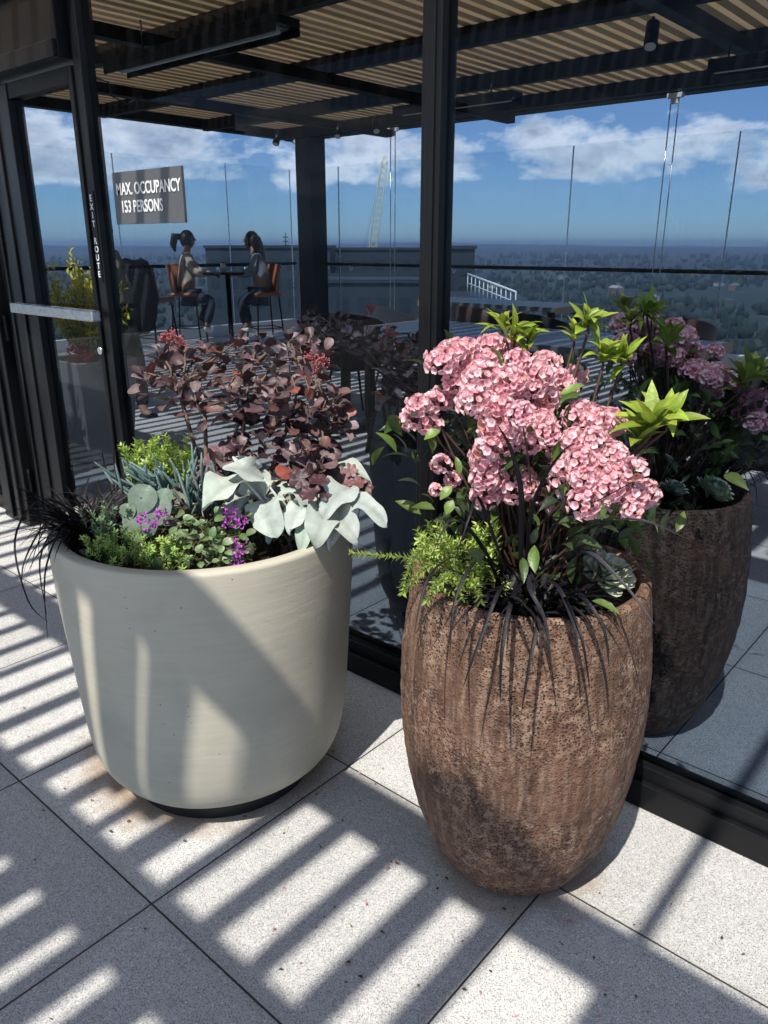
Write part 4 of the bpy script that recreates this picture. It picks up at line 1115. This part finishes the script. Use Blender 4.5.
chair(onzw(350,314,.82), R(200), 'black tub chair between the round table and the woven chair', M['black_cloth'])
chair(onzw(487,308,.82), R(170), 'dark brown tub chair just right of the middle mullion', M['brown_leather'])
chair(onzw(540,314,.82), R(170), 'black tub chair half hidden by the pink flowers behind the long table', M['black_cloth'])
chair(onzw(676,318,.82), R(190), 'dark tub chair at the right end of the long table', M['brown_leather'])
chair((-1.1, 4.2, 0), R(-60), 'black tub chair at the right edge of the picture behind the glass', M['black_cloth'])
P = onz(345,334,.74)
rt = thing('round_table', 'low round table with a pale rim left of the middle mullion', 'table', (P.x, P.y, 0))
b = MB(); b.lathe([(0,.74),(.56,.74),(.565,.735),(.56,.715),(0,.715)], 48); b.build('table_top', M['table_dark'], rt)
b = MB(); b.lathe([(0,.714),(.04,.714),(.04,.03),(.28,.02),(.28,0),(0,0)], 24); b.build('pedestal', M['black_metal'], rt)
# high table and stools
HT = Vector((-9.37, 7.26, 0))
HT = Vector(onz(232,344,0))
ht = thing('bar_table', 'high round black table between the two seated people', 'table', HT)
b = MB(); b.lathe([(0,1.03),(.39,1.03),(.395,1.02),(.39,1.0),(0,1.0)], 40); b.build('table_top', M['black_metal'], ht)
b = MB(); b.lathe([(0,.999),(.035,.999),(.035,.03),(.25,.02),(.25,0),(0,0)], 20); b.build('pedestal', M['black_metal'], ht)
def cup(loc, label, h=.12):
    r_ = thing('drink_cup', label, 'cup', loc); b = MB(); b.lathe([(0,0),(.03,0),(.042,h),(.038,h),(.036,h*.7),(0,h*.7)], 16); b.build('cup_body', M['diffuser'], r_)
    b = MB(); b.lathe([(0,h+.012),(.04,h+.01),(.044,h),(.0,h+.001)], 16); b.build('lid', M['black_metal'], r_)
cup(HT+Vector((0,0,1.032))+RIGHT*-.06, 'takeaway cup with a dark lid on the high round table')
def stool(loc, rz, label, mat):
    r_ = thing('bar_stool', label, 'bar stool', loc, rz)
    b = MB(); b.box(-.21,.21,-.20,.20,.70,.76); b.build('seat', mat, r_, bevel=.03)
    b = MB(); n=10; rows=[]
    for k in range(n+1):
        t = -1+2*k/n; row=[]
        for (z_, o_) in ((.72,.0),(.9,.03),(1.14,.07)):
            row.append((b.vert((t*.23, .20+o_-.10*t*t, z_)), b.vert((t*.22, .175+o_-.10*t*t, z_))))
        rows.append(row)
    for p,q in zip(rows, rows[1:]):
        for k in range(2):
            b.face((p[k][0],p[k+1][0],q[k+1][0],q[k][0])); b.face((p[k][1],q[k][1],q[k+1][1],p[k+1][1]))
        b.face((p[2][0],p[2][1],q[2][1],q[2][0])); b.face((p[0][0],q[0][0],q[0][1],p[0][1]))
    b.face((rows[0][0][0],rows[0][0][1],rows[0][1][1],rows[0][1][0])); b.face((rows[0][1][0],rows[0][1][1],rows[0][2][1],rows[0][2][0]))
    b.face((rows[-1][0][0],rows[-1][1][0],rows[-1][1][1],rows[-1][0][1])); b.face((rows[-1][1][0],rows[-1][2][0],rows[-1][2][1],rows[-1][1][1]))
    b.build('backrest', mat, r_)
    for sx_ in (-1,1):
        for sy_ in (-1,1):
            b = MB(); b.tube([(sx_*.17,sy_*.16,.70),(sx_*.22,sy_*.21,0)], .012, 8); b.build('leg', M['black_metal'], r_)
    b = MB()
    for q in range(4):
        cs = [(-.205,-.195),(.205,-.195),(.205,.195),(-.205,.195)]; b.tube([(cs[q][0],cs[q][1],.26),(cs[(q+1)%4][0],cs[(q+1)%4][1],.26)], .008, 6)
    b.build('foot_ring', M['black_metal'], r_)
    return r_
aR = math.atan2(RIGHT.y, RIGHT.x)
DA = 11.2
PA = at(187,297,DA); SA = Vector((PA.x, PA.y, 0)); stool(SA, aR+R(90), 'tan bar stool under the seated person in the beige sweater', M['tan_leather'])
PB = at(264,297,DA); SBb = Vector((PB.x, PB.y, 0)); stool(SBb, aR-R(60), 'tan bar stool with its back towards the corner column', M['tan_leather'])
PC = at(152,297,DA-1.2); SCc = Vector((PC.x, PC.y, 0)); stool(SCc, aR+R(150), 'bar stool hidden under a black jacket left of the high table', M['tan_leather'])
jk = thing('jacket', 'black jacket hanging over the back of a bar stool', 'jacket', SCc, aR+R(150)); b = MB()
n = 16; rows = []
for k in range(n+1):
    t = 2*math.pi*k/n; row = []
    for (z_, w_, d_) in ((1.22,.16,.04),(1.19,.24,.07),(1.0,.28,.10),(.75,.29,.13),(.5,.26,.12),(.36,.20,.10)):
        q = 1+.12*math.sin(t*3+z_*5)
        row.append(b.vert((w_*math.cos(t)*q, .24+d_*math.sin(t)*q, z_+.03*math.sin(t*2))))
    rows.append(row)
for p,q in zip(rows, rows[1:]):
    for k in range(5): b.face((p[k],p[k+1],q[k+1],q[k]))
b.face([r0[0] for r0 in rows[:-1]]); b.face([r0[-1] for r0 in rows[:-1]][::-1]); b.build('jacket_body', M['black_cloth'], jk)

# tall planter with yellow shrub seen through the door
def tall_planter(loc, label, lab2, lab3, seed):
    random.seed(seed)
    loc = Vector(loc); r_ = thing('tall_tapered_planter', label, 'planter', loc)
    b = MB()
    P4 = lambda s_, z_: [b.vert((x*s_, y*s_, z_)) for x, y in ((-1,-1),(1,-1),(1,1),(-1,1))]
    rr = [P4(.15,0), P4(.215,.70), P4(.195,.70), P4(.185,.62)]
    for p,q in zip(rr, rr[1:]):
        for k in range(4): b.face((p[k],p[(k+1)%4],q[(k+1)%4],q[k]), 0, False)
    b.face(rr[0][::-1],0,False); b.build('pot_body', M['tall_pot'], r_, bevel=.008)
    b = MB(); b.box(-.184,.184,-.184,.184,.60,.64); b.build('soil', M['soil'], r_)
    l2 = loc+Vector((0,0,.64)); sh = thing('yellow_shrub', lab2, 'shrub', l2); b = MB(); s = MB()
    for i in range(60):
        t = random.uniform(0,6.28); rad = random.uniform(0,.2); top = Vector((rad*math.cos(t)*1.3, rad*math.sin(t)*1.3, random.uniform(.25,.72)))
        s.tube([(0,0,-.02), top*.5+jit(.02), top], .003, 4, caps=False)
        for j in range(64):
            q = top*random.uniform(.45,1)+jit(.035); d = (jit(1)+Vector((0,0,.3))+top*.6).normalized(); l = random.uniform(.03,.06)
            b.leaf(q, q+d*l, l*.36, jit(1)+Vector((0,0,1)), shape='lance', n=3, c=var(random.choice(((.75,.66,.05),(.55,.58,.06),(.85,.68,.05))),.25))
    b.build('leaves', M['leaf'], sh); s.build('stems', M['stem_green'], sh)
    l3 = loc+Vector((.1,-.12,.64)) ; rf = thing('red_flower_plant', lab3, 'flowering plant', l3); b = MB()
    for i in range(160):
        q = Vector((random.gauss(0,.05), random.gauss(0,.03), random.uniform(.02,.14))); d = (jit(1)+Vector((0,0,.6))).normalized(); l = random.uniform(.02,.035)
        b.leaf(q, q+d*l, l*.8, jit(1), shape='round', n=3, c=var((.75,.02,.03),.3))
    b.build('petals', M['petal'], rf)
tp = onz(103,460,0)
tall_planter(tp, 'tall tapered taupe planter behind the door glass', 'yellow green shrub in the tall planter behind the door', 'red blooms at the base of the yellow shrub behind the door', 71)
tp2 = onz(-12,490,0)
tall_planter(tp2, 'tall tapered planter behind the side glass at the far left edge', 'yellow green shrub at the far left edge behind the side glass', 'red blooms at the far left edge behind the side glass', 72)

# ================================================================== people
def skinmesh(name, joints, edges, mat, parent, origin, root=0, sub=2):
    me = bpy.data.meshes.new(name); me.from_pydata([tuple(Vector(j[0])-origin) for j in joints], edges, [])
    o = bpy.data.objects.new(name, me); COL.objects.link(o); o.parent = parent
    import bmesh
    bm = bmesh.new(); bm.from_mesh(me); ly = bm.verts.layers.skin.verify(); bm.verts.ensure_lookup_table()
    for v, j in zip(bm.verts, joints):
        r = j[1]; v[ly].radius = (r, r) if not isinstance(r, tuple) else r
        v[ly].use_root = (v.index == root)
    bm.to_mesh(me); bm.free(); me.materials.append(mat)
    md = o.modifiers.new('skin', 'SKIN'); md.use_smooth_shade = True
    if sub: s_ = o.modifiers.new('sub', 'SUBSURF'); s_.levels = sub; s_.render_levels = sub
    return o
def head(parent, P, r, face, hairpts, origin, bun=None):
    """skull with nose, eyes and ears as one mesh, and a hair mesh"""
    face = face.normalized(); side = face.cross(Vector((0,0,1))).normalized()
    b = MB(); 
    Mx = Matrix(((side.x, face.x, 0, P.x-origin.x),(side.y, face.y, 0, P.y-origin.y),(side.z, face.z, 1, P.z-origin.z),(0,0,0,1)))
    h = MB(); h.ball((0,0,0), 1, 16, 12, sc=(r*.78, r*.95, r*1.18))
    for i, v in enumerate(h.v):
        x,y,z = v
        if y > 0 and z < -r*.1: y *= .95; 
        if z < -r*.5: x *= .86
        h.v[i] = (x,y,z)
    h.leaf((0,r*.9,r*.18),(0,r*1.12,-r*.2), r*.28, (0,1,0), arch=.3, fold=-1.2, n=4)
    for s_ in (-1,1):
        h.ball((s_*r*.3, r*.86, r*.12), r*.12, 8, 5, m=1); h.ball((s_*r*.8, -r*.02, 0), r*.2, 8, 5, sc=(.4,.8,1.2))
    h.ball((0,r*.9,-r*.5), r*.17, 8, 4, m=2, sc=(1.4,.5,.35))
    b.add(h, Mx); b.build('head', [M['skin'], M['hair'], M['tan_leather']], parent)
    hb = MB(); q = MB(); q.ball((0,-r*.14,r*.12), 1, 16, 10, sc=(r*.92, r*1.02, r*1.22), jit=.02)
    keep = [f for f in q.f if sum(q.v[i][1] for i in f)/len(f) < r*.62 or sum(q.v[i][2] for i in f)/len(f) > r*.6]
    q.f = keep; q.m = [0]*len(keep); q.sm = [True]*len(keep)
    hb.add(q, Mx)
    for pp in hairpts: hb.tube([p-origin for p in pp[0]], pp[1], 10)
    hb.build('hair', M['hair'], parent)
def person(label, origin, J, top_mat, leg_mat, shoe, facing, hairpts, extra=None):
    r_ = thing('person', label, 'person', origin)
    p = lambda k: J[k]
    names = ['pelvis','waist','chest','neck','skull','shoulder_l','elbow_l','hand_l','shoulder_r','elbow_r','hand_r','hip_l','knee_l','ankle_l','toe_l','hip_r','knee_r','ankle_r','toe_r']
    ed = [(0,1),(1,2),(2,3),(3,4),(2,5),(5,6),(6,7),(2,8),(8,9),(9,10),(0,11),(11,12),(12,13),(13,14),(0,15),(15,16),(16,17),(17,18)]
    rad = [.13,.11,.12,.05,.05,.055,.04,.028,.055,.04,.028,.085,.058,.04,.03,.085,.058,.04,.03]
    skinmesh('body', [(J[n_], rr) for n_, rr in zip(names, rad)], ed, M['skin'], r_, origin)
    # clothing follows the same joints, a little thicker
    h = J['elbow_l'].lerp(J['hand_l'], .8); h2 = J['elbow_r'].lerp(J['hand_r'], .8)
    tj = [(J['pelvis'],.155),(J['waist'],.135),(J['chest'],.15),(J['chest'].lerp(J['neck'],.75),.075),(J['shoulder_l'],.075),(J['elbow_l'],.06),(h,.045),(J['shoulder_r'],.075),(J['elbow_r'],.06),(h2,.045)]
    skinmesh('top', tj, [(0,1),(1,2),(2,3),(2,4),(4,5),(5,6),(2,7),(7,8),(8,9)], top_mat, r_, origin)
    lj = [(J['pelvis'],.145),(J['hip_l'],.105),(J['knee_l'],.078),(J['knee_l'].lerp(J['ankle_l'],.93),.056),(J['hip_r'],.105),(J['knee_r'],.078),(J['knee_r'].lerp(J['ankle_r'],.93),.056)]
    skinmesh('trousers', lj, [(0,1),(1,2),(2,3),(0,4),(4,5),(5,6)], leg_mat, r_, origin)
    for s_ in 'lr':
        a_ = J['ankle_'+s_]; t_ = J['toe_'+s_]; hl = a_ - (t_-a_)*.35; hl.z = min(a_.z, t_.z)+.0
        skinmesh('shoe', [(hl,.042),(a_.lerp(t_,.45),.048),(t_,.036)], [(0,1),(1,2)], shoe, r_, origin, 1)
    # hands with fingers
    for s_ in 'lr':
        w_ = J['hand_'+s_]; d = (w_-J['elbow_'+s_]).normalized(); sd = d.cross(Vector((0,0,1))).normalized(); 
        for k, (o_, l_) in enumerate(((-.03,.06),(-.01,.075),(.01,.07),(.03,.055))):
            b0 = w_+sd*o_*.6+d*.05; skinmesh('finger', [(w_+sd*o_*.4,.012),(b0,.0095),(b0+d*l_*.6+Vector((0,0,-.012)),.0085),(b0+d*l_+Vector((0,0,-.03)),.007)], [(0,1),(1,2),(2,3)], M['skin'], r_, origin, 0, 1)
        skinmesh('thumb', [(w_-d*.0,.012),(w_+sd*.045+d*.03,.0105),(w_+sd*.055+d*.065,.008)], [(0,1),(1,2)], M['skin'], r_, origin, 0, 1)
    head(r_, J['skull'], .105, facing, hairpts, origin)
    return r_
def jts(D, tbl, dep):
    out_ = {}
    for k, (x, y) in tbl.items():
        out_[k] = at(x, y, D+dep.get(k, 0))
    return out_
d_ = {'shoulder_l':-.17,'elbow_l':-.2,'hand_l':-.12,'shoulder_r':.17,'elbow_r':.2,'hand_r':.1,'hip_l':-.1,'knee_l':-.14,'ankle_l':-.12,'toe_l':-.13,'hip_r':.1,'knee_r':.14,'ankle_r':.12,'toe_r':.13}
J = jts(DA, dict(pelvis=(187,292),waist=(186,279),chest=(186,264),neck=(187,251),skull=(188,240),shoulder_l=(186,258),elbow_l=(196,273),hand_l=(211,275),shoulder_r=(188,258),elbow_r=(199,272),hand_r=(213,274),
     hip_l=(190,296),knee_l=(212,300),ankle_l=(207,327),toe_l=(214,330),hip_r=(190,296),knee_r=(210,299),ankle_r=(200,325),toe_r=(208,329)), d_)
sk = J['skull']
person('seated person in a beige sweater with dark tied hair at the high table', SA, J, M['beige_knit'], M['denim'], M['white_shoe'], RIGHT, [([sk-RIGHT*.10+Vector((0,0,.04)), sk-RIGHT*.19+Vector((0,0,.05)), sk-RIGHT*.22+Vector((0,0,-.06)), sk-RIGHT*.2+Vector((0,0,-.16))],[.05,.06,.05,.015])])
J = jts(DA, dict(pelvis=(263,292),waist=(262,279),chest=(258,265),neck=(254,252),skull=(251,241),shoulder_l=(256,259),elbow_l=(250,274),hand_l=(236,275),shoulder_r=(258,259),elbow_r=(249,273),hand_r=(238,274),
     hip_l=(259,296),knee_l=(241,301),ankle_l=(246,327),toe_l=(239,331),hip_r=(259,296),knee_r=(243,300),ankle_r=(250,326),toe_r=(243,330)), d_)
sk = J['skull']
person('seated person with long black hair and pale top at the right of the high table', SBb, J, M['light_blue_cloth'], M['denim'], M['white_shoe'], -RIGHT-FH*.4, [([sk+RIGHT*(.06+.02*s_)+FH*.05*s_+Vector((0,0,.05)), sk+RIGHT*.12+FH*.06*s_+Vector((0,0,-.12)), sk+RIGHT*.17+FH*.07*s_+Vector((0,0,-.34))],[.06,.07,.02]) for s_ in (-1.4,-.5,.5)])
DC = 6.75
d2 = {k: v for k, v in d_.items()}
J = jts(DC, dict(pelvis=(121,312),waist=(117,292),chest=(112,270),neck=(105,247),skull=(102,232),shoulder_l=(112,259),elbow_l=(116,287),hand_l=(124,311),shoulder_r=(110,259),elbow_r=(113,286),hand_r=(121,308),
     hip_l=(123,318),knee_l=(137,362),ankle_l=(144,412),toe_l=(157,419),hip_r=(121,318),knee_r=(125,366),ankle_r=(122,414),toe_r=(135,421)), {k: v*.8 for k, v in d_.items()})
PCp = at(140,421,DC); sk = J['skull']
person('person standing behind the door edge in a khaki top and black trousers', Vector((PCp.x, PCp.y, 0)), J, M['khaki_cloth'], M['black_cloth'], M['black_cloth'], RIGHT*.6-FH, [])

# ================================================================== city, woods, hills, crane
ZG = -72
random.seed(81)
b = MB(); nn = 150; ext = 15000
def warp(t): return ext*(abs(t)**2.2)*(1 if t > 0 else -1)
idx = {}
def hgt(x, y):
    r = math.hypot(x, y); k = max(0, min(1, (r-2500)/6000))
    return ZG + k*(noise.noise(Vector((x/3800, y/3800, 1.3)))*52 + noise.noise(Vector((x/1100, y/1100, 4)))*22 + 48) + noise.noise(Vector((x/420,y/420,0)))*6*min(1, r/1500)
for i in range(nn+1):
    for j in range(nn+1):
        x = warp(-1+2*i/nn); y = warp(-1+2*j/nn); idx[i,j] = b.vert((x, y, hgt(x,y)))
for i in range(nn):
    for j in range(nn): b.face((idx[i,j], idx[i+1,j], idx[i+1,j+1], idx[i,j+1]))
def land_mat():
    m, nt, N, L = newmat('far_land')
    o = N.new('ShaderNodeOutputMaterial'); bb = N.new('ShaderNodeBsdfPrincipled'); L.new(bb.outputs[0], o.inputs[0])
    tc = N.new('ShaderNodeTexCoord'); P = tc.outputs['Object']
    f1 = ntex(N, L, P, .0016, 6, .6); f2 = ntex(N, L, P, .012, 6, .7)
    c = mix(N, L, f2, (.012,.024,.022), (.028,.042,.032)); c = mix(N, L, mapr(N, L, f1, .5, .6), c, (.06,.065,.065))
    c = mix(N, L, mapr(N, L, ntex(N, L, P, .03, 3), .62, .68), c, (.13,.13,.13))
    L.new(c, bb.inputs['Base Color']); bb.inputs['Roughness'].default_value = .95
    return m
land = b.build('terrain', land_mat()); tag(land, kind='structure')
def sector(r0, r1, spread=46):
    th = YAW + R(90) + R(random.uniform(-spread, spread)); r = r0*(r1/r0)**random.random()
    return Vector((math.cos(th)*r, math.sin(th)*r, 0)), r
b = MB()
for i in range(8500):
    p, r = sector(330, 4800); z_ = hgt(p.x, p.y)
    if noise.noise(Vector((p.x/260, p.y/260, 9))) < -.12: continue
    s_ = random.uniform(2.8, 6)*(1+r/3000); k = random.uniform(.6,1.5)
    c = (.010*k,.021*k,.016*k) if random.random() < .85 else (.028*k,.038*k,.02*k)
    if random.random() < .5: b.lathe([(s_*.5,0),(s_*.42,s_*.7),(s_*.22,s_*1.6),(0,s_*2.4)], 6, c=c, o=(p.x,p.y,z_))
    else: b.ball((p.x,p.y,z_+s_*.7), s_, 7, 5, c=c, sc=(1,1,.9), jit=.15)
tag(b.build('far_woods', leafmat('far_tree', .9, 0, .2)), 'dark wooded city far below beyond the windscreen', 'woods', kind='stuff')
def house(loc, w_, d_, h_, rz, mat, roofmat, label, nm='far_house'):
    r_ = thing(nm, label, 'building', loc, rz, 'far buildings among the trees')
    b = MB(); b.box(-w_/2,w_/2,-d_/2,d_/2,0,h_); b.build('wall', mat, r_)
    b = MB(); v = [b.vert(q) for q in ((-w_/2-.4,-d_/2-.4,h_),(w_/2+.4,-d_/2-.4,h_),(w_/2+.4,d_/2+.4,h_),(-w_/2-.4,d_/2+.4,h_),(-w_/2,0,h_+d_*.28),(w_/2,0,h_+d_*.28))]
    for q in ((0,1,5,4),(2,3,4,5),(1,2,5),(3,0,4),(3,2,1,0)): b.face([v[k] for k in q], 0, False)
    b.build('roof', roofmat, r_)
random.seed(83)
for i in range(90):
    p, r = sector(380, 2600, 42); w_ = random.uniform(10,28); h_ = random.uniform(4,9) if random.random()<.8 else random.uniform(12,24)
    z_ = hgt(p.x,p.y)
    house((p.x,p.y,z_-1), w_, random.uniform(9,14), h_, random.uniform(0,3), M[random.choice(('bld_pale','bld_brick','bld_pale','white_paint'))], M[random.choice(('bld_dark','bld_pale','concrete_dark'))], 'small pale building among dark trees far below beyond the windscreen')
def block(label, x0, x1, ytop, D, depth, mat, h=60, parapet=True, nm='neighbour_building'):
    P0 = at(x0, ytop, D); P1 = at(x1, ytop, D); top = P0.z
    d = (P1-P0); d.z = 0; W_ = d.length; d.normalize(); ang = math.atan2(d.y, d.x)
    r_ = thing(nm, label, 'building', (P0.x, P0.y, top-h), ang)
    b = MB(); b.box(0, W_, 0, depth, 0, h); wl_o = b.build('wall', mat, r_)
    if parapet:
        b = MB(); b.box(-.3, W_+.3, -.3, .25, h+.003, h+.5); b.box(-.3, W_+.3, depth-.25, depth+.3, h+.003, h+.5); b.box(-.3,.25,.25,depth-.25,h+.003,h+.5); b.box(W_-.25,W_+.3,.25,depth-.25,h+.003,h+.5); b.build('parapet', M['bld_dark'], wl_o)
    b = MB(); rows_ = 3
    for rI in range(rows_):
        k = 0
        while k*3+2.4 < W_:
            b.box(k*3+.7, k*3+2.5, -.06, -.003, h-4-rI*3.6, h-2-rI*3.6); k += 1
    b.build('window_band', M['win_dark'], wl_o)
    return r_, d, W_, top
block('low dark building with a flat roof just right of the middle mullion', 436, 475, 249, 120, 8, M['bld_dark'])
block('long dark building filling the view behind the high table and the column', 205, 330, 248, 150, 15, M['bld_dark'], 90)
block('dark flat roofed building behind the crane, left of the middle mullion', 331, 434, 250, 170, 15, M['bld_dark'], 90)
block('lower dark building roof below the crane', 310, 440, 283, 110, 25, M['bld_dark'], 90)
# white rooftop railing
P0 = at(468, 274, 90); P1 = at(516, 292, 78)
r_ = thing('rooftop_railing', 'white metal railing on a lower rooftop right of the middle mullion', 'railing', P0)
dd = P1-P0
b = MB(); b.tube([Vector((0,0,0)), dd], .12, 6); b.tube([Vector((0,0,-1)), dd+Vector((0,0,-1))], .06, 6); b.build('top_rail', M['white_paint'], r_)
for k in range(12):
    q = dd*(k/11); b = MB(); b.tube([q, q+Vector((0,0,-2.2))], .07, 5); b.build('post', M['white_paint'], r_)
block('grey rooftop carrying the white metal railing', 455, 530, 300, 95, 20, M['bld_dark'], 90, False)
# cranes and mast
C0 = at(368, 285, 320); C1 = at(385, 156, 320)
cr = thing('tower_crane', 'pale yellow lattice crane boom rising against the sky left of the middle mullion', 'crane', C0)
u = (C1-C0); L_ = u.length; un = u.normalized(); sd = RIGHT; fd = FH
b = MB()
chords = []
for (sx_, sy_) in ((-1,-1),(1,-1),(1,1),(-1,1)):
    chords.append((sx_, sy_)); b.tube([sd*sx_*1.7+fd*sy_*1.7, un*L_*.9+sd*sx_*1.3+fd*sy_*1.3, un*L_+sd*sx_*.5+fd*sy_*.5], .22, 5)
n = 18
for k in range(n):
    for q in range(4):
        a_ = chords[q]; c_ = chords[(q+1)%4]; w0 = 1.7-.45*k/n; w1 = 1.7-.45*(k+1)/n
        b.tube([un*L_*.95*k/n+sd*a_[0]*w0+fd*a_[1]*w0, un*L_*.95*(k+1)/n+sd*c_[0]*w1+fd*c_[1]*w1], .13, 4)
b.build('lattice_boom', M['crane_paint'], cr)
b = MB(); b.tube([un*L_, un*L_*.3-sd*6-Vector((0,0,10))], .07, 4); b.build('boom_cable', M['black_metal'], cr)
Pm = at(286, 250, 200)
r_ = thing('radio_mast', 'thin antenna mast on the dark roof between the seated person and the column', 'antenna', Pm)
b = MB(); b.tube([(0,0,-2),(0,0,4.2)], .15, 5)
for z_ in (1,2,3): b.box(-.9,.9,-.1,.1,z_,z_+.25)
b.build('mast', M['bld_dark'], r_)

# ================================================================== haze
b = MB(); e = 15400; b.box(-e, e, -e, e, -180, 60)
hz = b.build('haze', None); hz.data.materials.clear()
m, nt, N, L = newmat('haze_air')
o = N.new('ShaderNodeOutputMaterial'); v = N.new('ShaderNodeVolumePrincipled'); v.inputs['Density'].default_value = .00013
v.inputs['Color'].default_value = (.55,.72,1.0,1); v.inputs['Anisotropy'].default_value = .2
L.new(v.outputs[0], o.inputs['Volume']); hz.data.materials.append(m); tag(hz, kind='stuff')

# ================================================================== camera and output
cd = bpy.data.cameras.new('camera'); cam = bpy.data.objects.new('camera', cd); COL.objects.link(cam)
cd.sensor_width = 36; cd.sensor_fit = 'AUTO'; cd.lens = 36*FPX/1024; cd.clip_start = .05; cd.clip_end = 60000
cam.location = CAM
cam.rotation_euler = Matrix((RIGHT, UP, -FWD)).transposed().to_euler()
scene.camera = cam
scene.render.resolution_x = 768; scene.render.resolution_y = 1024
scene.view_settings.view_transform = 'Standard'; scene.view_settings.look = 'None'; scene.view_settings.exposure = .6; scene.view_settings.gamma = 1
scene.render.engine = 'CYCLES'
scene.cycles.transparent_max_bounces = 24; scene.cycles.max_bounces = 8; scene.cycles.volume_bounces = 0
